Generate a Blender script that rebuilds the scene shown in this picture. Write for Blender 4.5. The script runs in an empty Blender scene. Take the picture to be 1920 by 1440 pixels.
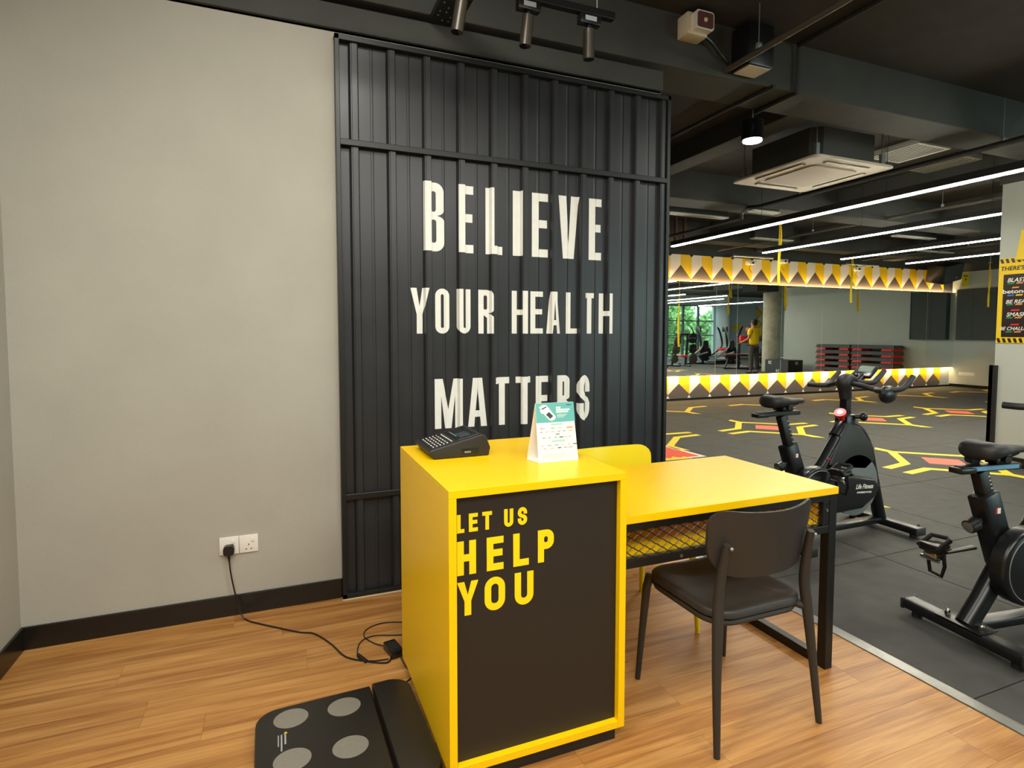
import bpy, bmesh, math, random
from mathutils import Vector, Matrix
random.seed(7)
SC = bpy.context.scene
COL = SC.collection
PI = math.pi

# ------------------------------------------------------------------ camera
YAW, PITCH, ROLL, CAMH, FPX, PCY = -0.3863, -0.0551, 0.0006, 1.3648, 1076.2, 683.56
cam = bpy.data.cameras.new('camera')
camo = bpy.data.objects.new('camera', cam)
COL.objects.link(camo)
SC.camera = camo
cam.sensor_width = 36.0
cam.lens = FPX / 1920 * 36.0
cam.shift_y = -(720 - PCY) / 1920
cam.clip_start = 0.05
cam.clip_end = 200
fw = Vector((math.sin(-YAW) * math.cos(PITCH), math.cos(YAW) * math.cos(PITCH), math.sin(PITCH)))
rt = Vector((math.cos(YAW), -math.sin(-YAW), 0))
up = rt.cross(fw)
r2 = rt * math.cos(ROLL) + up * math.sin(ROLL)
u2 = -rt * math.sin(ROLL) + up * math.cos(ROLL)
M = Matrix((r2, u2, -fw)).transposed().to_4x4()
M.translation = Vector((0, 0, CAMH))
camo.matrix_world = M

# ------------------------------------------------------------------ world, view, lamps
SC.view_settings.view_transform = 'Standard'
SC.view_settings.look = 'None'
SC.view_settings.gamma = 1
SC.view_settings.use_curve_mapping = False
SC.view_settings.exposure = 1.08
w = bpy.data.worlds.new('sky')
SC.world = w
w.use_nodes = True
bg = w.node_tree.nodes['Background']
bg.inputs[0].default_value = (0.86, 0.95, 1.0, 1)
bg.inputs[1].default_value = 2.4

def area(name, loc, size, energy, color, rot=(0, 0, 0), size_y=None):
    l = bpy.data.lights.new(name, 'AREA')
    l.energy = energy
    l.color = color
    l.size = size
    if size_y:
        l.shape = 'RECTANGLE'
        l.size_y = size_y
    o = bpy.data.objects.new(name, l)
    o.location = loc
    o.rotation_euler = rot
    COL.objects.link(o)
    return o
# unseen fill lights added overhead around the camera to brighten the reception
area('ceiling_lamp', (-0.3, -0.9, 3.2), 1.6, 58, (1.0, 0.95, 0.86), (math.radians(18), 0, 0))
area('ceiling_lamp', (1.7, -0.7, 3.2), 1.6, 48, (1.0, 0.95, 0.86), (math.radians(18), 0, 0))
area('ceiling_lamp', (0.3, 1.3, 3.25), 0.5, 13, (1.0, 0.95, 0.85), (math.radians(18), 0, 0), 0.5)
area('ceiling_lamp', (-0.7, 0.9, 2.9), 0.6, 12, (1.0, 0.95, 0.85), (math.radians(0), math.radians(-35), 0))  # left fill added for the counter's darker side
area('ceiling_lamp', (4.2, 0.6, 3.2), 1.0, 30, (1.0, 0.96, 0.88))
area('window_daylight', (10.5, -6.2, 1.9), 5.0, 160, (0.95, 0.98, 1.0), (math.radians(90), 0, 0), 2.2)  # area light added outside unseen windows in place of daylight

# ------------------------------------------------------------------ materials
def lin(c):
    c = c / 255.0
    return c / 12.92 if c <= 0.04045 else ((c + 0.055) / 1.055) ** 2.4
def rgb(r, g, b):
    return (lin(r), lin(g), lin(b), 1)
def mat(name, col, rough=0.5, metal=0.0, noise=0.0, scale=40, bump=0.0, bscale=200, coat=0, emit=None, estr=0, spec=0.5, rvar=0.0, island=0.0):
    m = bpy.data.materials.new(name)
    m.use_nodes = True
    nt = m.node_tree
    b = nt.nodes['Principled BSDF']
    b.inputs['Base Color'].default_value = col
    b.inputs['Roughness'].default_value = rough
    b.inputs['Metallic'].default_value = metal
    b.inputs['Coat Weight'].default_value = coat
    b.inputs['Specular IOR Level'].default_value = spec
    tc = nt.nodes.new('ShaderNodeTexCoord')
    if emit:
        b.inputs['Emission Color'].default_value = emit
        b.inputs['Emission Strength'].default_value = estr
    n = nt.nodes.new('ShaderNodeTexNoise')
    n.inputs['Scale'].default_value = scale
    n.inputs['Detail'].default_value = 5
    nt.links.new(tc.outputs['Object'], n.inputs['Vector'])
    mr = nt.nodes.new('ShaderNodeMapRange')
    a = max(noise, 0.006)
    mr.inputs['From Min'].default_value = 0.3
    mr.inputs['From Max'].default_value = 0.7
    mr.inputs['To Min'].default_value = 1 - a
    mr.inputs['To Max'].default_value = 1 + a * 0.6
    nt.links.new(n.outputs['Fac'], mr.inputs['Value'])
    mx = nt.nodes.new('ShaderNodeVectorMath')
    mx.operation = 'SCALE'
    mx.inputs[0].default_value = col[:3]
    nt.links.new(mr.outputs['Result'], mx.inputs['Scale'])
    last = mx.outputs['Vector']
    if island:
        oi = nt.nodes.new('ShaderNodeObjectInfo')
        mr3 = nt.nodes.new('ShaderNodeMapRange')
        mr3.inputs['To Min'].default_value = 1 - island
        mr3.inputs['To Max'].default_value = 1 + island
        nt.links.new(oi.outputs['Random'], mr3.inputs['Value'])
        m2 = nt.nodes.new('ShaderNodeVectorMath')
        m2.operation = 'SCALE'
        nt.links.new(last, m2.inputs[0])
        nt.links.new(mr3.outputs['Result'], m2.inputs['Scale'])
        last = m2.outputs['Vector']
    nt.links.new(last, b.inputs['Base Color'])
    if bump:
        n2 = nt.nodes.new('ShaderNodeTexNoise')
        n2.inputs['Scale'].default_value = bscale
        n2.inputs['Detail'].default_value = 3
        nt.links.new(tc.outputs['Object'], n2.inputs['Vector'])
        bp = nt.nodes.new('ShaderNodeBump')
        bp.inputs['Strength'].default_value = bump
        bp.inputs['Distance'].default_value = 0.003
        nt.links.new(n2.outputs['Fac'], bp.inputs['Height'])
        nt.links.new(bp.outputs['Normal'], b.inputs['Normal'])
    if rvar:
        mr2 = nt.nodes.new('ShaderNodeMapRange')
        mr2.inputs['To Min'].default_value = rough - rvar
        mr2.inputs['To Max'].default_value = rough + rvar
        nt.links.new(n.outputs['Fac'], mr2.inputs['Value'])
        nt.links.new(mr2.outputs['Result'], b.inputs['Roughness'])
    return m

def wood_mat(name):
    m = bpy.data.materials.new(name)
    m.use_nodes = True
    nt = m.node_tree
    N, L = nt.nodes, nt.links
    b = N['Principled BSDF']
    tc = N.new('ShaderNodeTexCoord')
    oi = N.new('ShaderNodeObjectInfo')
    sc = N.new('ShaderNodeVectorMath'); sc.operation = 'MULTIPLY'
    sc.inputs[1].default_value = (1.0, 17.0, 1.0)
    L.new(tc.outputs['Object'], sc.inputs[0])
    off = N.new('ShaderNodeVectorMath'); off.operation = 'SCALE'
    off.inputs[0].default_value = (37.0, 91.0, 13.0)
    L.new(oi.outputs['Random'], off.inputs['Scale'])
    ad = N.new('ShaderNodeVectorMath'); ad.operation = 'ADD'
    L.new(sc.outputs[0], ad.inputs[0]); L.new(off.outputs[0], ad.inputs[1])
    n1 = N.new('ShaderNodeTexNoise')
    n1.inputs['Scale'].default_value = 1.0; n1.inputs['Detail'].default_value = 7
    n1.inputs['Roughness'].default_value = 0.62; n1.inputs['Distortion'].default_value = 0.9
    L.new(ad.outputs[0], n1.inputs['Vector'])
    cr = N.new('ShaderNodeValToRGB')
    e = cr.color_ramp.elements
    e[0].position = 0.30; e[0].color = rgb(138, 90, 42)
    e[1].position = 0.72; e[1].color = rgb(200, 152, 90)
    k = e.new(0.42); k.color = rgb(164, 112, 57)
    k = e.new(0.55); k.color = rgb(184, 134, 73)
    L.new(n1.outputs['Fac'], cr.inputs['Fac'])
    sc2 = N.new('ShaderNodeVectorMath'); sc2.operation = 'MULTIPLY'
    sc2.inputs[1].default_value = (6.0, 160.0, 1.0)
    L.new(tc.outputs['Object'], sc2.inputs[0])
    n2 = N.new('ShaderNodeTexNoise'); n2.inputs['Scale'].default_value = 1.0; n2.inputs['Detail'].default_value = 3
    L.new(sc2.outputs[0], n2.inputs['Vector'])
    mr = N.new('ShaderNodeMapRange'); mr.inputs['From Min'].default_value = 0.3; mr.inputs['From Max'].default_value = 0.7
    mr.inputs['To Min'].default_value = 0.84; mr.inputs['To Max'].default_value = 1.08
    L.new(n2.outputs['Fac'], mr.inputs['Value'])
    mr2 = N.new('ShaderNodeMapRange'); mr2.inputs['To Min'].default_value = 0.93; mr2.inputs['To Max'].default_value = 1.06
    L.new(oi.outputs['Random'], mr2.inputs['Value'])
    mm = N.new('ShaderNodeMath'); mm.operation = 'MULTIPLY'
    L.new(mr.outputs[0], mm.inputs[0]); L.new(mr2.outputs[0], mm.inputs[1])
    s3 = N.new('ShaderNodeVectorMath'); s3.operation = 'SCALE'
    L.new(cr.outputs['Color'], s3.inputs[0]); L.new(mm.outputs[0], s3.inputs['Scale'])
    L.new(s3.outputs[0], b.inputs['Base Color'])
    b.inputs['Roughness'].default_value = 0.42
    bp = N.new('ShaderNodeBump'); bp.inputs['Strength'].default_value = 0.12; bp.inputs['Distance'].default_value = 0.002
    L.new(n2.outputs['Fac'], bp.inputs['Height']); L.new(bp.outputs['Normal'], b.inputs['Normal'])
    return m

def glass_mat():
    m = bpy.data.materials.new('window_glass')
    m.use_nodes = True
    nt = m.node_tree
    nt.nodes.clear()
    o = nt.nodes.new('ShaderNodeOutputMaterial')
    mx = nt.nodes.new('ShaderNodeMixShader')
    mx.inputs[0].default_value = 0.08
    t = nt.nodes.new('ShaderNodeBsdfTransparent'); t.inputs[0].default_value = (0.86, 0.96, 0.95, 1)
    g = nt.nodes.new('ShaderNodeBsdfGlossy'); g.inputs['Roughness'].default_value = 0.02
    nt.links.new(t.outputs[0], mx.inputs[1]); nt.links.new(g.outputs[0], mx.inputs[2]); nt.links.new(mx.outputs[0], o.inputs[0])
    return m

MT = dict(
    wall=mat('grey_wallcovering', rgb(164, 162, 151), 0.75, noise=0.05, scale=3, bump=0.5, bscale=260),
    wall_gym=mat('grey_wall_paint', rgb(172, 178, 170), 0.7, noise=0.03, scale=2),
    ceil=mat('dark_ceiling_paint', rgb(48, 45, 40), 0.85, noise=0.2, scale=5, bump=0.3, bscale=40),
    beam=mat('dark_grey_beam_paint', rgb(62, 64, 61), 0.8, noise=0.15, scale=4, bump=0.3, bscale=60),
    base=mat('black_baseboard_gloss', rgb(20, 19, 17), 0.25, noise=0.05),
    clad=mat('charcoal_coated_steel', rgb(43, 45, 48), 0.36, metal=0.12, noise=0.06, scale=6, rvar=0.05),
    frame=mat('charcoal_frame_steel', rgb(32, 34, 34), 0.4, metal=0.3),
    white=mat('white_lettering_paint', rgb(228, 230, 224), 0.55, noise=0.03, scale=30),
    yellow=mat('yellow_laminate', rgb(246, 200, 0), 0.36, noise=0.006, scale=2, spec=0.4),
    yellowp=mat('yellow_letter_vinyl', rgb(244, 214, 0), 0.5),
    ychair=mat('lemon_yellow_plastic', rgb(232, 210, 4), 0.4),
    black=mat('black_laminate', rgb(31, 27, 22), 0.5, noise=0.05, scale=60),
    bmetal=mat('black_powder_coat', rgb(20, 19, 18), 0.38, metal=0.2, noise=0.1, scale=120, bump=0.1, bscale=400),
    bchair=mat('dark_brown_grey_plastic', rgb(41, 38, 34), 0.52, bump=0.12, bscale=600),
    plinth=mat('black_plinth', rgb(24, 22, 20), 0.45),
    wood=wood_mat('oak_vinyl_plank'),
    rubber=mat('black_rubber_tile', rgb(62, 62, 58), 0.72, noise=0.22, scale=9, bump=0.5, bscale=300, island=0.05),
    gap=mat('dark_joint', rgb(22, 20, 18), 0.9),
    steel=mat('brushed_steel', rgb(150, 150, 146), 0.38, metal=1.0, noise=0.08, scale=30),
    fy=mat('yellow_floor_inlay', rgb(242, 208, 48), 0.6, noise=0.06, scale=20),
    fp=mat('coral_floor_inlay', rgb(236, 108, 84), 0.6, noise=0.06, scale=20),
    fr=mat('red_floor_emblem', rgb(226, 62, 12), 0.5),
    fwht=mat('white_floor_edge', rgb(250, 225, 205), 0.5),
    mirror=mat('mirror_silver', (0.86, 0.9, 0.88, 1), 0.012, metal=1.0),
    tw=mat('white_wall_tile', rgb(238, 228, 216), 0.5),
    ty=mat('yellow_wall_tile', rgb(248, 200, 0), 0.5),
    tb=mat('brown_wall_tile', rgb(92, 80, 72), 0.55),
    ledw=mat('warm_led', (1, .8, .5, 1), emit=(1.0, 0.72, 0.38, 1), estr=72),
    led=mat('white_led_diffuser', (1, 1, 1, 1), emit=(1.0, 0.94, 0.78, 1), estr=46),
    lamp=mat('lamp_lens', (1, 1, 1, 1), emit=(1, 0.97, 0.92, 1), estr=30),
    dpanel=mat('dark_grey_fabric_panel', rgb(64, 68, 66), 0.8, noise=0.06, scale=6),
    dpside=mat('black_panel_edge', rgb(24, 24, 24), 0.7),
    wplast=mat('white_plastic', rgb(222, 220, 212), 0.35),
    cream=mat('cream_plastic', rgb(205, 194, 170), 0.45),
    bplast=mat('black_plastic', rgb(20, 20, 20), 0.32, noise=0.05),
    bplast2=mat('soft_black_plastic', rgb(31, 31, 30), 0.5, bump=0.1, bscale=500),
    bgloss=mat('black_gloss', rgb(12, 13, 14), 0.08),
    chrome=mat('chrome', rgb(210, 210, 210), 0.12, metal=1.0),
    bike=mat('bike_black_paint', rgb(22, 24, 26), 0.3, metal=0.25, noise=0.06, scale=20),
    foam=mat('bike_black_rubber', rgb(27, 27, 27), 0.55),
    fly=mat('flywheel_grey', rgb(160, 162, 160), 0.35, metal=0.85),
    red=mat('red_plastic', rgb(206, 20, 24), 0.35),
    screen=mat('lcd_grey_green', rgb(128, 146, 134), 0.25),
    blue=mat('blue_scale_decal', rgb(96, 150, 182), 0.35),
    sgrey=mat('scale_black', rgb(30, 28, 24), 0.42, noise=0.05, scale=30),
    electrode=mat('brushed_electrode', rgb(160, 158, 148), 0.42, metal=0.6, noise=0.05, scale=80),
    cardw=mat('white_card', rgb(240, 236, 228), 0.6),
    teal=mat('teal_print', rgb(92, 170, 168), 0.55),
    tealp=mat('pale_teal_print', rgb(150, 205, 190), 0.55),
    orange=mat('orange_print', rgb(245, 150, 80), 0.55),
    gtext=mat('grey_print', rgb(150, 155, 160), 0.6),
    dtext=mat('dark_print', rgb(50, 60, 64), 0.6),
    pink=mat('pink_print', rgb(240, 170, 170), 0.6),
    py=mat('poster_yellow', rgb(222, 190, 8), 0.5),
    pb=mat('poster_black', rgb(36, 22, 22), 0.4),
    pgreen=mat('poster_green', rgb(40, 130, 70), 0.5),
    porange=mat('poster_orange', rgb(206, 142, 60), 0.5),
    pblue=mat('poster_blue', rgb(50, 120, 200), 0.5),
    pred=mat('poster_red', rgb(206, 40, 44), 0.5),
    strap=mat('yellow_webbing', rgb(235, 205, 8), 0.7),
    concrete=mat('raw_concrete', rgb(170, 164, 146), 0.8, noise=0.18, scale=5, bump=0.3, bscale=30),
    boxb=mat('black_plyo_box', rgb(50, 52, 50), 0.6),
    stepb=mat('dark_grey_step', rgb(66, 70, 66), 0.6),
    stepr=mat('red_step', rgb(214, 44, 44), 0.5),
    skin=mat('skin', rgb(176, 122, 92), 0.55),
    hair=mat('black_hair', rgb(28, 24, 22), 0.7, noise=0.3, scale=90),
    shirt=mat('yellow_shirt', rgb(236, 204, 0), 0.8, noise=0.06, scale=20),
    trouser=mat('grey_trousers', rgb(70, 68, 64), 0.8, noise=0.08, scale=20),
    plate=mat('olive_black_plate', rgb(54, 54, 40), 0.5),
    padr=mat('red_upholstery', rgb(216, 40, 48), 0.45),
    padb=mat('maroon_upholstery', rgb(80, 20, 26), 0.45),
    leaf=mat('tree_leaves', rgb(176, 216, 146), 0.6, noise=0.3, scale=3, island=0.1),
    bark=mat('tree_bark', rgb(90, 76, 60), 0.8),
    ground=mat('outdoor_ground', rgb(150, 160, 140), 0.9),
    acw=mat('cassette_beige_white', rgb(190, 180, 158), 0.5),
    acg=mat('cassette_grille', rgb(176, 164, 144), 0.6, bump=0.6, bscale=300),
    acb=mat('ac_case_dark', rgb(64, 64, 58), 0.6),
    galv=mat('galvanised_steel', rgb(150, 158, 154), 0.45, metal=0.7),
    pipe=mat('pipe_dark_paint', rgb(66, 62, 54), 0.5),
    pipeb=mat('pipe_black', rgb(26, 25, 23), 0.6),
    rpipe=mat('reddish_pipe', rgb(92, 50, 46), 0.5),
    tube_dark=mat('spot_brown_grey', rgb(66, 61, 52), 0.35, metal=0.4),
    vent=mat('pale_vent', rgb(176, 182, 172), 0.5),
    alu=mat('aluminium_tube', rgb(190, 192, 188), 0.3, metal=0.8),
    glass=glass_mat(),
    nib=mat('mullion_grey', rgb(60, 74, 78), 0.5),
    blueg=mat('blue_grey_wall', rgb(176, 196, 200), 0.7),
)

# ------------------------------------------------------------------ geometry helpers
class G:
    def __init__(s):
        s.v = []; s.f = []; s.m = []
    def add(s, vs, fs, mi=0):
        b = len(s.v)
        s.v += [tuple(p) for p in vs]
        for f in fs:
            s.f.append(tuple(b + i for i in f)); s.m.append(mi)
        return s
    def box(s, x0, x1, y0, y1, z0, z1, mi=0, bev=0.0):
        if x0 > x1: x0, x1 = x1, x0
        if y0 > y1: y0, y1 = y1, y0
        if z0 > z1: z0, z1 = z1, z0
        bev = min(bev, (x1 - x0) * .45, (y1 - y0) * .45, (z1 - z0) * .45)
        if bev <= 0:
            vs = [(x0, y0, z0), (x1, y0, z0), (x1, y1, z0), (x0, y1, z0), (x0, y0, z1), (x1, y0, z1), (x1, y1, z1), (x0, y1, z1)]
            return s.add(vs, [(0, 3, 2, 1), (4, 5, 6, 7), (0, 1, 5, 4), (1, 2, 6, 5), (2, 3, 7, 6), (3, 0, 4, 7)], mi)
        bm = bmesh.new()
        bmesh.ops.create_cube(bm, size=1)
        for v in bm.verts:
            v.co = Vector(((x0 + x1) / 2 + v.co.x * (x1 - x0), (y0 + y1) / 2 + v.co.y * (y1 - y0), (z0 + z1) / 2 + v.co.z * (z1 - z0)))
        bmesh.ops.bevel(bm, geom=bm.edges[:], offset=bev, segments=2, profile=0.5, affect='EDGES')
        s.frombm(bm, mi)
        return s
    def frombm(s, bm, mi=0):
        bm.verts.index_update()
        s.add([v.co[:] for v in bm.verts], [[v.index for v in f.verts] for f in bm.faces], mi)
        bm.free()
    def xf(s, mtx, start=0):
        for i in range(start, len(s.v)):
            s.v[i] = tuple(mtx @ Vector(s.v[i]))
        return s
    def prism(s, poly, z0, z1, axis='z', mi=0):
        n = len(poly)
        def P(a, b, c):
            return (a, b, c) if axis == 'z' else ((a, c, b) if axis == 'y' else (c, a, b))
        vs = [P(a, b, z0) for a, b in poly] + [P(a, b, z1) for a, b in poly]
        fs = [tuple(range(n))[::-1], tuple(range(n, 2 * n))] + [(i, (i + 1) % n, n + (i + 1) % n, n + i) for i in range(n)]
        return s.add(vs, fs, mi)
    def cyl(s, p0, p1, r0, r1=None, n=16, mi=0):
        return s.tube([p0, p1], [r0, r0 if r1 is None else r1], n, mi)
    def tube(s, pts, r, n=10, mi=0, caps=True, ry=None, upv=None):
        pts = [Vector(p) for p in pts]
        k = len(pts)
        rs = r if isinstance(r, (list, tuple)) else [r] * k
        t0 = (pts[1] - pts[0]).normalized()
        ref = Vector(upv) if upv else (Vector((0, 0, 1)) if abs(t0.z) < 0.9 else Vector((1, 0, 0)))
        a = t0.cross(ref).normalized(); b = a.cross(t0).normalized()
        rings = []
        prev = t0
        for i in range(k):
            t = (pts[min(i + 1, k - 1)] - pts[max(i - 1, 0)]).normalized()
            q = prev.rotation_difference(t)
            a = q @ a; b = q @ b; prev = t
            ra = rs[i]; rb = ra if ry is None else ra * ry
            rings.append([pts[i] + a * (ra * math.cos(2 * PI * j / n)) + b * (rb * math.sin(2 * PI * j / n)) for j in range(n)])
        vs = [p for ring in rings for p in ring]
        fs = []
        for i in range(k - 1):
            for j in range(n):
                fs.append((i * n + j, i * n + (j + 1) % n, (i + 1) * n + (j + 1) % n, (i + 1) * n + j))
        if caps:
            fs.append(tuple(range(n))[::-1]); fs.append(tuple(range((k - 1) * n, k * n)))
        return s.add(vs, fs, mi)
    def ball(s, c, r, mi=0, n=12, m=8):
        r = r if isinstance(r, (list, tuple)) else (r, r, r)
        vs = [(c[0], c[1], c[2] - r[2])]
        for i in range(1, m):
            th = PI * i / m - PI / 2
            for j in range(n):
                ph = 2 * PI * j / n
                vs.append((c[0] + r[0] * math.cos(th) * math.cos(ph), c[1] + r[1] * math.cos(th) * math.sin(ph), c[2] + r[2] * math.sin(th)))
        vs.append((c[0], c[1], c[2] + r[2]))
        fs = [(0, 1 + (j + 1) % n, 1 + j) for j in range(n)]
        for i in range(m - 2):
            for j in range(n):
                a = 1 + i * n + j; b = 1 + i * n + (j + 1) % n
                fs.append((a, b, b + n, a + n))
        l = len(vs) - 1; o = 1 + (m - 2) * n
        fs += [(l, o + j, o + (j + 1) % n) for j in range(n)]
        return s.add(vs, fs, mi)

ORG = {}
def link(o, parent=None, loc=(0, 0, 0)):
    COL.objects.link(o)
    o.location = loc
    if parent:
        o.parent = parent
    return o
def props(o, label=None, cat=None, group=None, kind=None):
    if label: o['label'] = label
    if cat: o['category'] = cat
    if group: o['group'] = group
    if kind: o['kind'] = kind
    return o
def mesh_from(g, name, mats, smooth=True, angle=35):
    me = bpy.data.meshes.new(name)
    me.from_pydata(g.v, [], g.f)
    if not isinstance(mats, (list, tuple)): mats = [mats]
    for m in mats: me.materials.append(m)
    if len(mats) > 1: me.polygons.foreach_set('material_index', g.m)
    bm = bmesh.new(); bm.from_mesh(me)
    bmesh.ops.recalc_face_normals(bm, faces=bm.faces)
    bm.to_mesh(me); bm.free()
    if smooth:
        me.polygons.foreach_set('use_smooth', [True] * len(me.polygons))
        me.set_sharp_from_angle(angle=math.radians(angle))
    me.update()
    return me
def part(name, g, m, parent=None, world=True, loc=(0, 0, 0), smooth=True, angle=35, **kw):
    """a mesh object; with world=True the geometry is in world coordinates and the parent stands unrotated"""
    if parent is not None and world:
        o0 = ORG[parent.name]
        g.v = [(a - o0[0], b - o0[1], c - o0[2]) for a, b, c in g.v]
        me = mesh_from(g, name, m, smooth, angle)
        o = bpy.data.objects.new(name, me); link(o, parent)
        ORG[o.name] = o0
    elif parent is not None:
        me = mesh_from(g, name, m, smooth, angle)
        o = bpy.data.objects.new(name, me); link(o, parent, loc)
        ORG[o.name] = (0, 0, 0)
    else:
        xs = [p[0] for p in g.v]; ys = [p[1] for p in g.v]; zs = [p[2] for p in g.v]
        c = ((min(xs) + max(xs)) / 2, (min(ys) + max(ys)) / 2, min(zs))
        g.v = [(a - c[0], b - c[1], d - c[2]) for a, b, d in g.v]
        me = mesh_from(g, name, m, smooth, angle)
        o = bpy.data.objects.new(name, me); link(o, None, c)
        ORG[o.name] = c
    props(o, **kw)
    return o
def thing(name, loc, label, cat, group=None, rotz=0):
    o = bpy.data.objects.new(name, None)
    o.empty_display_size = 0.1
    link(o, None, loc)
    o.rotation_euler = (0, 0, rotz)
    ORG[o.name] = loc
    return props(o, label, cat, group)
def dup_tree(o, parent=None):
    c = o.copy(); COL.objects.link(c)
    if parent: c.parent = parent
    for ch in o.children: dup_tree(ch, c)
    return c

def stroke2d(path, wd, closed=False):
    n = len(path); L = []; R = []
    for i in range(n):
        p = Vector(path[i])
        a = Vector(path[i - 1]) if (i > 0 or closed) else None
        b = Vector(path[(i + 1) % n]) if (i < n - 1 or closed) else None
        d1 = (p - a).normalized() if a is not None else (b - p).normalized()
        d2 = (b - p).normalized() if b is not None else d1
        n1 = Vector((-d1.y, d1.x)); n2 = Vector((-d2.y, d2.x))
        mm = (n1 + n2); mm = mm.normalized() if mm.length > 1e-6 else n1
        k = wd / 2 / max(0.4, mm.dot(n1))
        L.append(p + mm * k); R.append(p - mm * k)
    return [tuple(q) for q in L], [tuple(q) for q in R]
def strokes_mesh(path, wd, z0, z1, g, mi=0):
    L, R = stroke2d(path, wd)
    for i in range(len(path) - 1):
        g.prism([R[i], R[i + 1], L[i + 1], L[i]], z0, z1, mi=mi)

def arc(cx, cy, rx, ry, a0, a1, n=8):
    return [(cx + rx * math.cos(math.radians(a0 + (a1 - a0) * i / n)), cy + ry * math.sin(math.radians(a0 + (a1 - a0) * i / n))) for i in range(n + 1)]
def rrect(x0, y0, x1, y1, r, n=6):
    r = min(r, (x1 - x0) / 2, (y1 - y0) / 2)
    return arc(x1 - r, y0 + r, r, r, -90, 0, n) + arc(x1 - r, y1 - r, r, r, 0, 90, n) + arc(x0 + r, y1 - r, r, r, 90, 180, n) + arc(x0 + r, y0 + r, r, r, 180, 270, n)
def glyph(ch, w, h, s, t=None):
    """outlines (outer first, then holes) of a heavy condensed capital in a w by h cell"""
    t = t or s
    if ch == 'I': return [[(0, 0), (w, 0), (w, h), (0, h)]]
    if ch == 'L': return [[(0, 0), (w, 0), (w, t), (s, t), (s, h), (0, h)]]
    if ch == 'E':
        m0 = h * .52 - t / 2
        return [[(0, 0), (w, 0), (w, t), (s, t), (s, m0), (w * .94, m0), (w * .94, m0 + t), (s, m0 + t), (s, h - t), (w, h - t), (w, h), (0, h)]]
    if ch == 'H':
        m0 = h * .5 - t / 2
        return [[(0, 0), (s, 0), (s, m0), (w - s, m0), (w - s, 0), (w, 0), (w, h), (w - s, h), (w - s, m0 + t), (s, m0 + t), (s, h), (0, h)]]
    if ch == 'T':
        a = (w - s) / 2
        return [[(a, 0), (a + s, 0), (a + s, h - t), (w, h - t), (w, h), (0, h), (0, h - t), (a, h - t)]]
    if ch == 'V':
        return [[(w / 2 - s * .7, 0), (w / 2 + s * .7, 0), (w, h), (w - s, h), (w / 2, h * .22), (s, h), (0, h)]]
    if ch == 'Y':
        a = (w - s) / 2
        return [[(a, 0), (a + s, 0), (a + s, h * .42), (w, h), (w - s * 1.05, h), (w / 2, h * .60), (s * 1.05, h), (0, h), (a, h * .42)]]
    if ch == 'A':
        return [[(0, 0), (s, 0), (s + w * .04, h * .2), (w - s - w * .04, h * .2), (w - s, 0), (w, 0), (w / 2 + s * .75, h), (w / 2 - s * .75, h)],
                [(s + w * .07, h * .2 + t), (w / 2, h * .80), (w - s - w * .07, h * .2 + t)]]
    if ch == 'M':
        return [[(0, 0), (s, 0), (s, h * .66), (w * .38, 0), (w * .62, 0), (w - s, h * .66), (w - s, 0), (w, 0), (w, h), (w - s * 1.25, h), (w / 2, h * .38), (s * 1.25, h), (0, h)]]
    if ch == 'O':
        return [rrect(0, 0, w, h, w * .5, 8), rrect(s, t, w - s, h - t, (w - 2 * s) * .5, 6)]
    if ch == 'U':
        r = w / 2; ri = (w - 2 * s) / 2
        return [[(0, h), (0, r)] + arc(r, r, r, r, 180, 360, 12) + [(w, h), (w - s, h), (w - s, t + ri)] + arc(r, t + ri, ri, ri, 0, -180, 10) + [(s, h)]]
    if ch == 'P':
        r = min(w * .45, h * .26); b0 = h * .40
        return [[(0, 0), (s, 0), (s, b0)] + arc(w - r, b0 + r, r, r, -90, 0) + arc(w - r, h - r, r, r, 0, 90) + [(0, h)],
                rrect(s, b0 + t, w - s, h - t, r * .6, 5)]
    if ch == 'B':
        r = min(w * .42, h * .22); m0 = h * .52
        return [[(0, 0)] + arc(w - r, r, r, r, -90, 0) + arc(w - r, m0 - r * .6, r, r * .6, 0, 75) + arc(w - r * 1.05, m0 + r * .6, r, r * .6, -75, 0) + arc(w - r * 1.05, h - r, r, r, 0, 90) + [(0, h)],
                rrect(s, t, w - s, m0 - t * .45, (w - 2 * s) * .5, 5), rrect(s, m0 + t * .45, w - s * 1.05, h - t, (w - 2 * s) * .5, 5)]
    if ch == 'R':
        r = min(w * .42, h * .22); m0 = h * .46
        return [[(0, 0), (s, 0), (s, m0 - t * .3), (w - s, m0 - t * .8), (w - s, 0), (w, 0), (w, m0 - t * .6)] + arc(w - r, m0 + r * .6, r, r * .6, -70, 0) + arc(w - r, h - r, r, r, 0, 90) + [(0, h)],
                rrect(s, m0 + t * .7, w - s, h - t, (w - 2 * s) * .5, 5)]
    if ch == 'S':
        rx = (w - s) / 2; cx = w / 2; ry = h * .20
        c = arc(cx, h - t / 2 - ry, rx, ry, 0, 180, 12)
        c = [(cx + rx, h * .62)] + c
        c += [(cx - rx, h * .64), (cx - rx * .7, h * .56), (cx + rx * .7, h * .44), (cx + rx, h * .36)]
        c += arc(cx, t / 2 + ry, rx, ry, 0, -180, 12) + [(cx - rx, h * .38)]
        L, R = stroke2d(c, s)
        return [L + R[::-1]]
    return []
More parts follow.
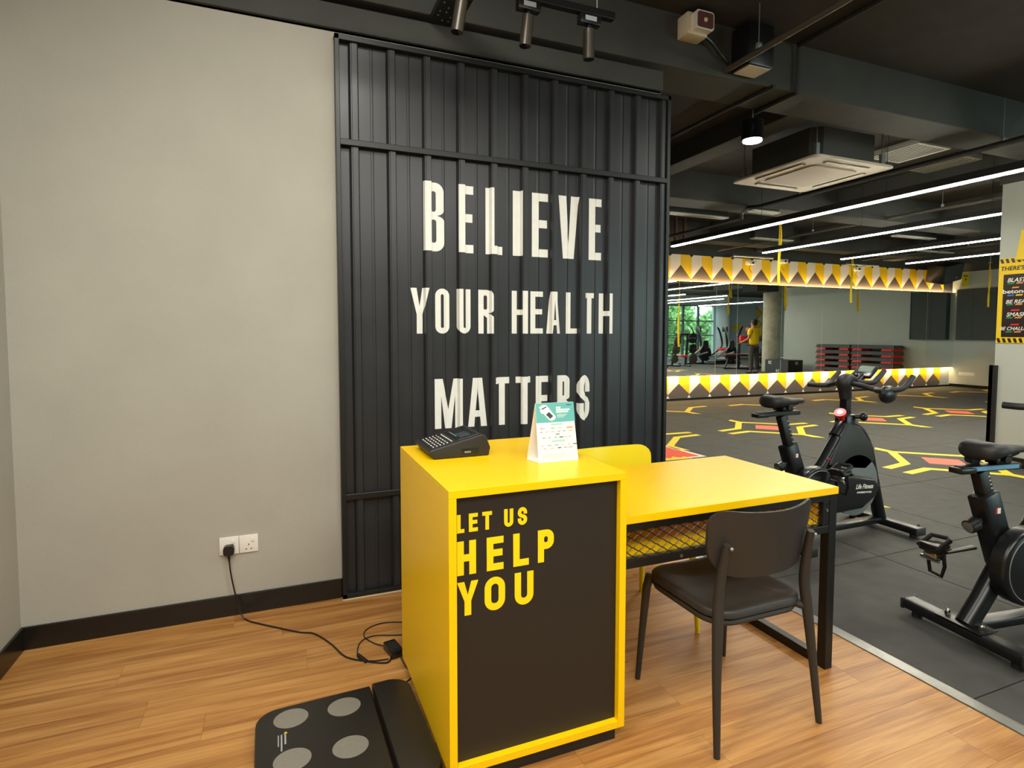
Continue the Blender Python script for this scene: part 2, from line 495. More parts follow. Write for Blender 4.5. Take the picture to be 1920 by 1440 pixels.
def curve_mesh(outlines, extr=0.0):
    cu = bpy.data.curves.new('outline', 'CURVE')
    cu.dimensions = '2D'; cu.fill_mode = 'BOTH'; cu.extrude = extr
    for ol in outlines:
        sp = cu.splines.new('POLY')
        sp.points.add(len(ol) - 1)
        for i, (x, y) in enumerate(ol): sp.points[i].co = (x, y, 0, 1)
        sp.use_cyclic_u = True
    o = bpy.data.objects.new('outline', cu)
    COL.objects.link(o)
    me = bpy.data.meshes.new_from_object(o, depsgraph=bpy.context.evaluated_depsgraph_get())
    bpy.data.objects.remove(o); bpy.data.curves.remove(cu)
    return me
def text_mesh(s, size, extr=0.0, shear=0.0, bold=0.0, align='LEFT', space=1.0):
    cu = bpy.data.curves.new('t', 'FONT')
    cu.body = s; cu.size = size; cu.extrude = extr; cu.shear = shear; cu.offset = bold; cu.align_x = align; cu.space_character = space
    o = bpy.data.objects.new('t', cu); COL.objects.link(o)
    me = bpy.data.meshes.new_from_object(o, depsgraph=bpy.context.evaluated_depsgraph_get())
    bpy.data.objects.remove(o); bpy.data.curves.remove(cu)
    return me
def put_mesh(name, me, m, parent, origin, ux, uy, world=True, scale_to=None, **kw):
    """place a flat xy mesh: x along ux, y along uy, from origin"""
    ux = Vector(ux).normalized(); uy = Vector(uy).normalized(); uz = ux.cross(uy)
    if scale_to:
        xs = [v.co.x for v in me.vertices]; ys = [v.co.y for v in me.vertices]
        x0, y0 = min(xs), min(ys)
        kx = scale_to[0] / max(1e-6, max(xs) - x0); ky = scale_to[1] / max(1e-6, max(ys) - y0)
        for v in me.vertices: v.co.x = (v.co.x - x0) * kx; v.co.y = (v.co.y - y0) * ky
    o0 = Vector(ORG[parent.name]) if world else Vector((0, 0, 0))
    for v in me.vertices:
        c = v.co.copy()
        v.co = Vector(origin) - o0 + ux * c.x + uy * c.y + uz * c.z
    me.materials.clear(); me.materials.append(m); me.name = name
    o = bpy.data.objects.new(name, me); link(o, parent)
    ORG[o.name] = ORG[parent.name] if world else (0, 0, 0)
    return props(o, **kw)

# ------------------------------------------------------------------ room shell
XL, YW, XR, YM = -1.05, 3.02, 15.99, 9.43
XE, YS = 26.0, -5.8
fl = part('floor', G().box(XL - .2, XE, YS - .3, YM + .2, -0.12, -0.012), MT['gap'], kind='structure')
# oak planks of the reception
def plank(x0, x1, y0, y1):
    return G().box(x0, x1, y0, y1, -0.012, 0)
row = 0
y = 3.02
pw = 0.152
stuffp = G()
while y > YS:
    y0 = max(YS, y - pw)
    x = XL - random.uniform(0.0, 1.2)
    while x < 2.313:
        a, b = max(x, XL), min(x + 1.22, 2.313)
        if b - a > 0.02:
            if y > 0.5:
                part('plank', plank(a + .0004, b - .0004, y0 + .0004, y - .0004), MT['wood'], fl, smooth=False)
            else:
                stuffp.box(a + .0004, b - .0004, y0 + .0004, y - .0004, -0.012, 0)
        x += 1.22
    y -= pw
part('plank', stuffp, MT['wood'], fl, smooth=False, kind='stuff')
# rubber tiles of the gym
tx0, ty0, TX, TY = 2.375, 0.195, 1.013, 1.075
tiles = []
ntx = 14
for i in range(ntx):
    for j in range(9):
        a, b = tx0 + i * TX, min(tx0 + (i + 1) * TX, XR - .005)
        c, d = ty0 + j * TY, min(ty0 + (j + 1) * TY, YM - .01)
        if b - a < .05 or d - c < .05: continue
        part('rubber_tile', G().box(a + .003, b - .003, c + .003, d - .003, -0.012, 0, bev=.0015), MT['rubber'], fl, smooth=False)
st = G()
for i in range(23):
    for j in range(-6, 0):
        a, b = tx0 + i * TX, min(tx0 + (i + 1) * TX, XE)
        c, d = max(ty0 + j * TY, YS), ty0 + (j + 1) * TY
        if b > a and d > c: st.box(a + .003, b - .003, c + .003, d - .003, -0.012, 0)
for i in range(14, 23):
    for j in range(0, 4):
        a, b = max(XR + .2, tx0 + i * TX), min(tx0 + (i + 1) * TX, XE)
        c, d = ty0 + j * TY, ty0 + (j + 1) * TY
        if b > a + .01: st.box(a + .003, b - .003, c + .003, d - .003, -0.012, 0)
for i in range(-4, 0):
    for j in range(3, 9):
        a, b = max(XL, tx0 + i * TX), tx0 + (i + 1) * TX
        c, d = max(3.2, ty0 + j * TY), min(ty0 + (j + 1) * TY, YM)
        if d > c and b > a: st.box(a + .003, b - .003, c + .003, d - .003, -0.012, 0)
part('rubber_tile', st, MT['rubber'], fl, smooth=False, kind='stuff')
# steel joint strip, in lengths, with screws
yy = -3.0
for L in (2.0, 1.98, 1.99):
    part('joint_strip', G().box(2.313, 2.375, yy + .001, yy + L - .001, -.012, .004, bev=.003), MT['steel'], fl, smooth=False)
    for q in (0.08, L / 2, L - .08):
        part('screw', G().cyl((2.344, yy + q, .003), (2.344, yy + q, .0055), .005, n=10), MT['chrome'], fl)
    yy += L
# floor inlays, a repeated module
def module(cx, cy):
    tag = (cx, cy)
    g = G(); z0, z1 = -0.004, 0.0016
    def c(pts): return [(cx + a, cy + b) for a, b in pts]
    wd = 0.088
    def clip(pts):
        return pts
    strokes_mesh(c([(-.86, .03), (-.47, .10), (-.02, .555), (.48, .11), (.86, .10)]), wd, z0, z1, g)
    g.prism(c([(-.065, .56), (.03, .56), (.045, .80), (-.06, .73)]), z0, z1 + .0002)
    if g.v:
        for gg in (g,):
            part('floor_inlay', gg, MT['fy'], fl, smooth=False)
    g = G()
    strokes_mesh(c([(-.88, -.19), (-.50, -.14), (-.02, -.60), (.45, -.14), (.84, -.09)]), wd, z0, z1, g)
    g.prism(c([(-.06, -.6), (.04, -.6), (.055, -.88), (-.055, -.80)]), z0, z1 + .0002)
    part('floor_inlay', g, MT['fy'], fl, smooth=False)
    part('floor_inlay', G().prism(c([(0, .24), (.24, 0), (0, -.24), (-.24, 0)]), z0, z1), MT['fp'], fl, smooth=False, label='coral diamond inlay')
for i in range(6):
    for j in range(-1, 3):
        cx, cy = 4.36 + 2.175 * i, 3.86 + 2.37 * j
        if j == 2 or (j == -1 and i < 2):
            continue
        if cx > 15.2: continue
        module(cx, cy)
for i in range(6):      # the row cut by the mirror wall
    cx, cy = 4.36 + 2.175 * i, 8.60
    g = G()
    wd = .088
    strokes_mesh([(cx - .88, cy - .19), (cx - .50, cy - .14), (cx - .02, cy - .60), (cx + .45, cy - .14), (cx + .84, cy - .09)], wd, -.004, .0016, g)
    g.prism([(cx - .06, cy - .6), (cx + .04, cy - .6), (cx + .055, cy - .88), (cx - .055, cy - .80)], -.004, .0018)
    part('floor_inlay', g, MT['fy'], fl, smooth=False)
# red emblem on the floor by the end of the cladding wall
part('floor_emblem', G().prism([(4.37, 5.02), (4.32, 5.70), (3.3, 6.25), (3.0, 5.05)], -.004, .0018), MT['fwht'], fl, smooth=False, label='white rim of the red emblem')
part('floor_emblem', G().prism([(4.31, 5.06), (4.27, 5.64), (3.32, 6.16), (3.06, 5.10)], -.004, .0026), MT['fr'], fl, smooth=False, label='red emblem')
rag = [(4.16, 5.0), (4.12, 5.10), (4.06, 5.06), (4.0, 5.14), (3.94, 5.08), (3.88, 5.10), (3.86, 5.24), (3.78, 5.28), (3.75, 5.42), (3.66, 5.5), (3.4, 5.5), (3.2, 5.02)]
part('floor_emblem', G().prism(rag, -.004, .0034), MT['fy'], fl, smooth=False, label='ragged yellow patch')

# walls
part('wall_left', G().box(XL - .15, XL, YS, YM, 0, 3.4), MT['wall'], kind='structure', smooth=False)
part('wall_back', G().box(XL, 2.215, YW, YW + .16, 0, 2.85), MT['wall'], kind='structure', smooth=False)
part('trim_1', G().box(XL, 2.223, 3.0, 3.19, 2.85, 2.968, bev=.004).box(XL, 2.223, 3.02, 3.19, 2.84, 2.86), MT['beam'], kind='structure', smooth=False)
bb = part('baseboard_back', G().box(XL, .279, 3.008, 3.02, 0, .10, bev=.003), MT['base'], kind='structure', smooth=False)
part('baseboard_left', G().box(XL, XL + .012, -3, 3.008, 0, .10, bev=.003), MT['base'], kind='structure', smooth=False)
ceil = part('ceiling', G().box(XL - .15, XE, YS - .3, YM + .2, 3.33, 3.5), MT['ceil'], kind='structure', smooth=False)
for q, (x0, x1, y0, y1, z0) in enumerate(((XL, 15.99, 3.0, 3.34, 3.01), (2.9, 15.99, 5.75, 6.15, 2.99), (2.9, 15.99, 8.3, 8.65, 3.02), (XL, 15.99, .2, .5, 3.05), (9.4, 9.8, 3.34, 9.4, 3.08), (13.3, 13.7, 3.34, 9.4, 3.08), (3.9, 4.15, 3.34, 5.75, 3.14), (7.2, 7.6, 3.34, 8.3, 3.12))):
    part('trim_%d' % (6 + q), G().box(x0, x1, y0, y1, z0, 3.335, bev=.006), MT['beam'], kind='structure', smooth=False)

# mirror wall at the far end
wm = part('wall_mirror', G().box(XL, XR + .15, YM, YM + .15, 0, 2.37), MT['wall_gym'], kind='structure', smooth=False)
part('trim_2', G().box(XL, XR, YM, YM + .15, 2.931, 3.4), MT['beam'], kind='structure', smooth=False)
part('trim_3', G().box(XL, XR, YM - .004, YM + .15, 2.37, 2.931), MT['dpside'], kind='structure', smooth=False)
part('baseboard_mirror', G().box(XL, XR, YM - .02, YM, 0, .045), MT['base'], kind='structure', smooth=False)
UW = 0.5265
def unit(x0, zb, zs, zp, zt, cham, y):
    w = UW; e = .003
    def pr(poly, m):
        g = G().prism([(x0 + a, b) for a, b in poly], y - .012, y - .0042, axis='y')
        part('wall_tile', g, m, wm, smooth=False)
    c = w * .09 if cham else 0
    k = w * .09
    zc = zt - (.045 if cham else 0)
    pr([(e, zs + .015), (w / 2 - e / 2, zp + .01), (w / 2 - e / 2, zt), (c + e, zt), (e, zc)], MT['tw'])
    pr([(w - e, zs + .015), (w - e, zc), (w - c - e, zt), (w / 2 + e / 2, zt), (w / 2 + e / 2, zp + .01)], MT['ty'])
    pr([(w / 2, zp), (e, zs), (k, zb), (w - k, zb), (w - e, zs)], MT['tb'])
    pr([(-e, zs - .008), (-k + e * 2, zb), (k - e * 2, zb)], MT['tw'])
x = 7.2 - UW * 3
units = []
while x + UW < XR + .01:
    units.append(x); x += UW
for x in units:
    unit(x, 2.375, 2.432, 2.715, 2.928, True, YM)
    unit(x, .05, .115, .335, .50, False, YM)
part('mirror_backing', G().box(3.0, 15.974, 9.345, 9.36, .50, 2.385), MT['wplast'], wm, smooth=False)
seams = [3.5, 4.7, 5.9, 7.1, 8.307, 8.868, 10.099, 11.312, 12.494, 13.702, 14.895, 15.974]
for a, b in zip(seams[:-1], seams[1:]):
    part('mirror_pane', G().box(a + .003, b - .003, 9.34, 9.3445, .495, 2.388), MT['mirror'], wm, smooth=False)
part('led_strip', G().box(3.2, 15.95, 9.365, 9.375, .525, .535), MT['ledw'], wm, smooth=False, label='warm strip light behind the lower mirror edge')
part('led_strip', G().box(3.2, 15.95, 9.365, 9.375, 2.355, 2.365), MT['ledw'], wm, smooth=False, label='warm strip light behind the upper mirror edge')

# right wall with panels
wr = part('wall_right', G().box(XR, XR + .15, 4.0, YM, 0, 2.9), MT['wall_gym'], kind='structure', smooth=False)
part('trim_4', G().box(XR, XR + .15, 4.0, YM, 2.9, 3.4), MT['beam'], kind='structure', smooth=False)
part('baseboard_right', G().box(XR - .012, XR, 4.0, YM - .02, 0, .075), MT['base'], kind='structure', smooth=False)
t = thing('wall_panel', (XR, 8.75, 1.2), 'dark grey acoustic wall panel on the right gym wall near the mirror corner', 'wall panel')
part('panel_leaf', G().box(XR - .16, XR - .0, 8.86, 9.22, 1.2, 2.46, bev=.004), MT['dpanel'], t, smooth=False)
part('panel_leaf', G().box(XR - .16, XR - .0, 8.34, 8.855, 1.2, 2.46, bev=.004), MT['dpanel'], t, smooth=False)
part('panel_edge', G().box(XR - .165, XR - .001, 8.32, 8.34, 1.195, 2.465), MT['dpside'], t, smooth=False)
t = thing('wall_socket', (XR, 9.0, .30), 'white wall socket plate low on the right gym wall beside the glowing band', 'socket')
part('cover_plate', G().box(XR - .012, XR, 8.84, 9.2, .30, .385, bev=.003), MT['wplast'], t)
for q in (8.93, 9.02, 9.11):
    part('outlet', G().box(XR - .015, XR - .01, q - .03, q + .03, .315, .37, bev=.002), MT['wplast'], t)

# wall stub with the poster
YC = 3.66
ws = part('wall_partition', G().box(6.95, 7.5, 2.0, YC, 0, 2.893), MT['wall_gym'], kind='structure', smooth=False)
part('trim_5', G().box(6.93, 7.52, 2.0, YC + .02, 2.893, 3.34), MT['beam'], kind='structure', smooth=False)
part('baseboard_partition', G().box(6.925, 6.95, 2.0, YC - .02, 0, .10, bev=.003), MT['base'], kind='structure', smooth=False)
part('corner_guard', G().box(6.925, 6.95, YC - .035, YC + .035, 0, 1.03).box(6.925, 7.5, YC, YC + .035, 0, 1.03), MT['bplast2'], ws, smooth=False, label='black corner guard')

# far hall seen in the mirror: windows, grey wall, column
wf = part('wall_far', G().box(21.6, XE, YS - .15, YS, 0, 3.4).box(XL, 5.8, YS - .15, YS, 0, 3.4).box(5.8, 21.6, YS - .15, YS, 2.82, 3.4).box(5.8, 21.6, YS - .15, YS, 0, .12), MT['blueg'], kind='structure', smooth=False)
part('wall_end', G().box(XE, XE + .15, YS, 4.15, 0, 3.4), MT['blueg'], kind='structure', smooth=False)
part('wall_side', G().box(XR + .15, XE, 4.0, 4.15, 0, 3.4), MT['blueg'], kind='structure', smooth=False)
xs = [5.8 + .9875 * i for i in range(17)]
for i, (a, b) in enumerate(zip(xs[:-1], xs[1:])):
    wn = part('window_%d' % (i + 1), G().box(a - .035, a + .035, YS - .12, YS + .02, .12, 2.82).box(a, b, YS - .1, YS, 1.97, 2.03).box(a, b, YS - .1, YS, 1.22, 1.27).box(a, b, YS - .1, YS, .12, .17).box(a, b, YS - .1, YS, 2.77, 2.82), MT['nib'], kind='structure', smooth=False)
    for z0, z1 in ((.17, 1.22), (1.27, 1.97), (2.03, 2.77)):
        part('pane', G().box(a + .035, b - .035, YS - .06, YS - .054, z0, z1), MT['glass'], wn, smooth=False)
part('ground', G().box(-5, 45, -40, YS - .3, -.3, -.15), MT['ground'], kind='structure', smooth=False)
c = (16.3, 3.2)
g = G(); n = 24
g.cyl((c[0], c[1], 0), (c[0], c[1], 3.34), .32, n=28)
part('column', g, MT['concrete'], label='round bare concrete column beside the grey gym wall, seen in the mirror', cat='column')
g = G().cyl((21.9, -5.4, 0), (21.9, -5.4, 3.34), .35, n=28)
part('column', g, MT['blueg'], label='round pale grey column at the end of the window wall, seen in the mirror', cat='column')
# triangle pattern on the far wall beside the last window
fz = 1.1; k = 0
pw_ = part('wall_graphic', G().box(24.6, 25.25, YS, YS + .012, .9, 2.8), MT['tb'], wf, smooth=False)
for zz in (0.9, 1.53, 2.16):
    part('wall_tile', G().prism([(24.6, zz), (24.99, zz + .3), (24.6, zz + .6)], YS + .012, YS + .02, axis='y'), MT['ty'], wf, smooth=False)
    part('wall_tile', G().prism([(24.99, zz + .34), (24.99, zz + .9), (24.66, zz + .62)], YS + .012, YS + .02, axis='y'), MT['tw'], wf, smooth=False)
# ------------------------------------------------------------------ cladding wall with painted words
PX0, PX1, PYF = 0.28, 2.264, 2.9735
cl = thing('wall_cladding', (1.27, 3.0, 0), 'charcoal ribbed steel cladding wall painted with large white words', 'wall cladding')
PIT, R0 = 0.185, 0.348
YB, YR = 3.013, 2.987
def prof():
    pts = [(PX0 + .022, YB)]
    k = 0
    while True:
        x = R0 + PIT * k
        if x > PX1 - .06: break
        for dx, y in ((-.002, YB), (.006, YR), (.0075, YR + .003), (.0125, YR + .003), (.014, YR), (.040, YR), (.048, YB)):
            pts.append((x + dx, y))
        for dx, y in ((.104, YB), (.106, YB - .0014), (.114, YB - .0014), (.1165, YB), (.117, YB + .0035), (.119, YB + .0035), (.12, YB)):
            if x + dx < PX1 - .03: pts.append((x + dx, y))
        k += 1
    pts.append((PX1 - .022, YB))
    return pts
PR = prof()
def yprof(x):
    for (a, ya), (b, yb) in zip(PR[:-1], PR[1:]):
        if a <= x <= b: return ya + (yb - ya) * (x - a) / max(1e-9, b - a)
    return YB
for z0, z1 in ((.02, .525), (.5255, 2.30), (2.3005, 2.79)):
    g = G()
    n = len(PR)
    g.add([(a, b, z0) for a, b in PR] + [(a, b, z1) for a, b in PR] + [(a, 3.018, z0) for a, b in (PR[0], PR[-1])] + [(a, 3.018, z1) for a, b in (PR[0], PR[-1])],
          [(i, i + 1, n + i + 1, n + i) for i in range(n - 1)])
    part('corrugated_sheet', g, MT['clad'], cl, smooth=False)
g = G()
g.box(PX0, PX0 + .022, PYF, 3.019, 0.004, 2.816, bev=.002)
g.box(PX1 - .022, PX1, PYF, 3.019, 0.004, 2.816, bev=.002)
g.box(PX0, PX1, PYF, 3.019, 2.79, 2.816, bev=.002)
g.box(PX0, PX1, PYF, 3.019, 0.004, .028, bev=.002)
part('frame', g, MT['frame'], cl, smooth=False)
part('end_panel', G().box(2.216, PX1, 3.019, 3.19, 0, 2.816), MT['frame'], cl, smooth=False)
part('rail', G().box(PX0 + .02, PX1 - .02, PYF + .001, YR, 2.288, 2.319, bev=.003), MT['frame'], cl, smooth=False)
part('rail', G().box(PX0 + .02, PX1 - .02, PYF + .001, YR, .515, .545, bev=.003), MT['frame'], cl, smooth=False)
part('sealant_line', G().box(PX0 - .002, PX1, PYF - .004, PYF + .004, 0.0, .005), MT['cream'], cl, smooth=False)
L1 = [('B', 0.718, 0.833), ('E', 0.907, 0.997), ('L', 1.067, 1.166), ('I', 1.229, 1.281), ('E', 1.346, 1.447), ('V', 1.514, 1.645), ('E', 1.715, 1.8)]
L2 = [('Y', 0.648, 0.744), ('O', 0.781, 0.859), ('U', 0.9, 0.979), ('R', 1.024, 1.106), ('H', 1.223, 1.312), ('E', 1.338, 1.417), ('A', 1.439, 1.527), ('L', 1.565, 1.639), ('T', 1.691, 1.752), ('H', 1.787, 1.878)]
L3 = [('M', 0.775, 0.925), ('A', 0.963, 1.074), ('T', 1.118, 1.208), ('T', 1.247, 1.338), ('E', 1.373, 1.452), ('R', 1.511, 1.593), ('S', 1.64, 1.728)]
def draped(ch, x0, x1, z0, z1, s, t):
    me = curve_mesh(glyph(ch, x1 - x0, z1 - z0, s, t))
    bm = bmesh.new(); bm.from_mesh(me)
    for v in bm.verts: v.co = Vector((v.co.x + x0, 0, v.co.y + z0))
    for bx, _ in PR:
        if x0 < bx < x1:
            bmesh.ops.bisect_plane(bm, geom=bm.verts[:] + bm.edges[:] + bm.faces[:], plane_co=(bx, 0, 0), plane_no=(1, 0, 0), dist=1e-5)
    o0 = ORG[cl.name]
    for v in bm.verts:
        v.co = Vector((v.co.x - o0[0], yprof(v.co.x) - .0016 - o0[1], v.co.z - o0[2]))
    bmesh.ops.recalc_face_normals(bm, faces=bm.faces)
    bm.to_mesh(me); bm.free()
    me.materials.clear(); me.materials.append(MT['white']); me.name = 'letter'
    o = bpy.data.objects.new('letter', me); link(o, cl)
for ch, a, b in L1: draped(ch, a, b, 1.798, 2.158, .043 if ch != 'V' else .05, .045)
for ch, a, b in L2: draped(ch, a, b, 1.361, 1.602, .031, .030)
for ch, a, b in L3: draped(ch, a, b, .845, 1.116, .036, .036)

# ------------------------------------------------------------------ wall sockets, plug, adapter, cords
for i, (a, b) in enumerate(((-.281, -.1965), (-.1955, -.111))):
    lab = ('white wall socket with the black plug in it', 'white empty three-pin wall socket right of the plugged one')[i]
    t = thing('wall_socket', ((a + b) / 2, YW, .30), lab, 'socket', 'pair of wall sockets on the grey wall')
    part('cover_plate', G().box(a, b, YW - .009, YW, .301, .387, bev=.003), MT['wplast'], t)
    cx = (a + b) / 2
    part('switch', G().box(cx + .012, cx + .026, YW - .013, YW - .008, .352, .372, bev=.002), MT['wplast'], t)
    for dx, dz, w_, h_ in ((0, .040, .004, .008), (-.011, .018, .007, .004), (.011, .018, .007, .004)):
        part('pin_hole', G().box(cx + dx - w_ / 2, cx + dx + w_ / 2, YW - .0094, YW - .0085, .301 + dz - h_ / 2, .301 + dz + h_ / 2), MT['bgloss'], t, smooth=False)
t = thing('power_adapter', (.43, 2.40, 0), 'black power adapter brick with long cord to the wall plug, lying on the floor', 'adapter')
g = G()
poly = rrect(-.024, .0, .024, .046, .016)
g.prism([(-.239 + a, .306 + b) for a, b in poly], YW - .040, YW - .0095, axis='y')
pb_ = part('plug', g, MT['bplast'], t)
part('strain_relief', G().tube([(-.239, YW - .026, .31), (-.239, YW - .028, .292), (-.238, YW - .03, .275)], [.008, .006, .004]), MT['bplast'], pb_)
def smooth_path(pts, k=6):
    P = [Vector(p) for p in pts]; out = []
    for i in range(len(P) - 1):
        p0 = P[max(0, i - 1)]; p1 = P[i]; p2 = P[i + 1]; p3 = P[min(len(P) - 1, i + 2)]
        for j in range(k):
            t = j / k
            out.append(0.5 * ((2 * p1) + (-p0 + p2) * t + (2 * p0 - 5 * p1 + 4 * p2 - p3) * t * t + (-p0 + 3 * p1 - 3 * p2 + p3) * t ** 3))
    out.append(P[-1]); return out
z = .004
cord = [(-.238, YW - .03, .28), (-.232, YW - .04, .22), (-.215, YW - .045, .12), (-.19, YW - .07, .03), (-.165, 2.93, z), (-.125, 2.885, z), (-.031, 2.80, z), (.06, 2.72, z), (.125, 2.678, z), (.189, 2.556, z), (.235, 2.435, z), (.317, 2.363, z), (.39, 2.325, z), (.415, 2.36, .012)]
part('cord', G().tube(smooth_path(cord), .0035, 8), MT['bplast'], t)
mt_ = Matrix.Translation((.428, 2.395, 0)) @ Matrix.Rotation(math.radians(12), 4, 'Z')
part('case', G().box(-.026, .026, -.05, .05, 0.0005, .034, bev=.004).xf(mt_), MT['bplast'], t)
part('rating_label', G().box(-.02, .02, -.03, .03, .034, .0345).xf(mt_), MT['bplast2'], t)
part('cable_loop', G().tube(smooth_path([(.40, 2.44, .012), (.36, 2.50, z), (.33, 2.57, z), (.35, 2.63, z), (.42, 2.66, z), (.50, 2.64, z), (.56, 2.60, z)]), .0025, 8).tube(smooth_path([(.56, 2.50, z), (.46, 2.53, z), (.37, 2.56, z), (.31, 2.53, z), (.285, 2.45, z), (.29, 2.39, z), (.34, 2.36, z), (.40, 2.35, z)]), .0025, 8), MT['bplast'], t)
part('cable_connector', G().cyl((.285, 2.42, .008), (.31, 2.36, .008), .008, n=10), MT['bplast'], t)
part('cable_tail', G().tube(smooth_path([(.445, 2.345, .015), (.455, 2.27, z), (.47, 2.20, z), (.43, 2.16, z), (.42, 2.14, .006)]), .0025, 8), MT['bplast'], t)

# ------------------------------------------------------------------ body scale
t = thing('body_scale', (.17, 1.87, 0), 'flat black body composition scale with four round metal foot pads on the wood floor', 'scale')
rz = Matrix.Translation((.17, 1.87, 0)) @ Matrix.Rotation(math.radians(1.2), 4, 'Z')
def outline_prism(poly, z0, z1, chamf):
    g = G(); n = len(poly)
    cx = sum(p[0] for p in poly) / n; cy = sum(p[1] for p in poly) / n
    def sc_(k): return [(cx + (a - cx) * (1 - k / .25), cy + (b - cy) * (1 - k / .25)) for a, b in poly]
    rings = [(sc_(.008), z0), (poly, z0 + .012), (poly, z1 - chamf), (sc_(chamf * .35), z1 - chamf * .3), (sc_(chamf), z1)]
    vs = []
    for r, zz in rings: vs += [(a, b, zz) for a, b in r]
    fs = [tuple(range(n))[::-1], tuple(range(4 * n, 5 * n))]
    for k in range(4):
        fs += [(k * n + i, k * n + (i + 1) % n, (k + 1) * n + (i + 1) % n, (k + 1) * n + i) for i in range(n)]
    return g.add(vs, fs)
pl = [(.128, -.275), (.128, .255)] + arc(-.19, .175, .075, .075, 90, 180, 8) + arc(-.19, -.20, .075, .075, 180, 270, 8)
part('platform', outline_prism(pl, .006, .05, .012).xf(rz), MT['sgrey'], t)
pl2 = [(.134, .258)] + [(.134, -.275)] + arc(.20, -.215, .065, .06, -90, 0, 8) + arc(.185, .19, .08, .07, 0, 90, 8)
g = outline_prism(pl2, .006, .056, .014)
part('display_housing', g.xf(rz), MT['sgrey'], t)
for ex, ey in ((.014, 2.035), (.189, 2.03), (.014, 1.829), (.187, 1.82)):
    g = G(); n = 36
    ring = [(ex + .056 * math.cos(2 * PI * i / n), ey + .050 * math.sin(2 * PI * i / n)) for i in range(n)]
    g.prism(ring, .0485, .0512)
    part('foot_pad', g, MT['electrode'], t, smooth=False)
for i, (dx, L, w_) in enumerate(((0, .05, .006), (.009, .075, .008), (.020, .045, .009))):
    part('printed_note', G().box(-.028 + dx, -.028 + dx + w_ * .6, 1.955 - L, 1.96, .050, .0507), MT['gtext'], t, smooth=False)
part('warning_mark', G().prism([(-.010, 1.962), (.002, 1.962), (-.004, 1.972)], .050, .0508), MT['py'], t, smooth=False)
for k in range(7):
    xq = .31 + k * .014
    part('serial_label', G().box(xq, xq + .010, 1.5925, 1.5935, .018, .028), MT['gtext'], t, smooth=False)
for fx, fy_ in ((-.04, 1.66), (-.04, 2.06), (.38, 1.66), (.38, 2.06)):
    part('foot', G().cyl((fx, fy_, 0), (fx, fy_, .012), .02, n=14), MT['bplast2'], t)

# ------------------------------------------------------------------ yellow counter
cx0, cx1, cy0, cy1, ctz = .4433, 1.046, 1.5733, 2.278, .9106
t = thing('counter', ((cx0 + cx1) / 2, (cy0 + cy1) / 2, 0), 'tall yellow counter with a black front panel lettered in yellow', 'counter')
T = .024
part('top', G().box(cx0, cx1, cy0, cy1, ctz - T, ctz, bev=.0008), MT['yellow'], t, smooth=False)
part('side_panel', G().box(cx0, cx0 + T, cy0, cy1, .051, ctz - T - .0006, bev=.0008), MT['yellow'], t, smooth=False)
part('side_panel', G().box(cx1 - T, cx1, cy0, cy1, .051, ctz - T - .0006, bev=.0008), MT['yellow'], t, smooth=False)
part('bottom_panel', G().box(cx0 + T + .0004, cx1 - T - .0004, cy0, cy1, .051, .051 + T, bev=.0008), MT['yellow'], t, smooth=False)
part('front_panel', G().box(cx0 + T, cx1 - T, cy0 + .022, cy0 + .036, .051 + T, ctz - T), MT['black'], t, smooth=False)
part('back_panel', G().box(cx0 + T, cx1 - T, cy1 - .03, cy1 - .012, .051 + T, ctz - T), MT['yellow'], t, smooth=False)
part('plinth', G().box(cx0 + .022, cx1 - .022, cy0 + .022, cy1 - .022, 0, .051), MT['plinth'], t, smooth=False)
W1 = [('L', 0.474, 0.497), ('E', 0.511, 0.539), ('T', 0.553, 0.584), ('U', 0.623, 0.653), ('S', 0.668, 0.699)]
W2 = [('H', 0.474, 0.533), ('E', 0.567, 0.621), ('L', 0.653, 0.705), ('P', 0.736, 0.791)]
W3 = [('Y', 0.474, 0.54), ('O', 0.56, 0.626), ('U', 0.658, 0.721)]
for row_, z0, z1, s_, th in ((W1, .776, .831, .0115, .0115), (W2, .648, .7505, .021, .021), (W3, .524, .627, .021, .021)):
    for ch, a, b in row_:
        put_mesh('letter', curve_mesh(glyph(ch, b - a, z1 - z0, s_, th), .0006), MT['yellowp'], t, (a, cy0 + .0212, z0), (1, 0, 0), (0, 0, 1))

# ------------------------------------------------------------------ yellow table
tx1_, ty0_, ty1_, ttz = 2.069, 1.609, 2.242, .75
t = thing('desk', (1.56, 1.92, 0), 'yellow topped desk on a black steel frame joined to the yellow counter', 'desk')
part('desk_top', G().box(1.048, tx1_, ty0_, ty1_, ttz - .028, ttz, bev=.001), MT['yellow'], t, smooth=False)
def bar(x0, x1, y0, y1, z0, z1): return G().box(x0, x1, y0, y1, z0, z1, bev=.0025)
zt = ttz - .0285
part('leg', bar(2.026, 2.066, 1.612, 1.652, 0, zt), MT['bmetal'], t, smooth=False)
part('leg', bar(2.026, 2.066, 2.198, 2.238, 0, zt), MT['bmetal'], t, smooth=False)
part('floor_rail', bar(2.026, 2.066, 1.6525, 2.1975, 0, .04), MT['bmetal'], t, smooth=False)
part('top_rail', bar(1.05, 2.0255, 1.612, 1.637, zt - .026, zt), MT['bmetal'], t, smooth=False)
part('top_rail', bar(1.05, 2.0255, 2.213, 2.238, zt - .026, zt), MT['bmetal'], t, smooth=False)
part('lower_rail', bar(1.05, 2.0255, 1.612, 1.637, .566, .597), MT['bmetal'], t, smooth=False)
part('lower_rail', bar(1.05, 2.0255, 2.213, 2.238, .566, .597), MT['bmetal'], t, smooth=False)
part('side_rail', bar(2.026, 2.05, 1.6525, 2.1975, .566, .597), MT['bmetal'], t, smooth=False)
part('end_post', bar(1.05, 1.075, 1.612, 1.637, .5975, zt - .0265), MT['bmetal'], t, smooth=False)
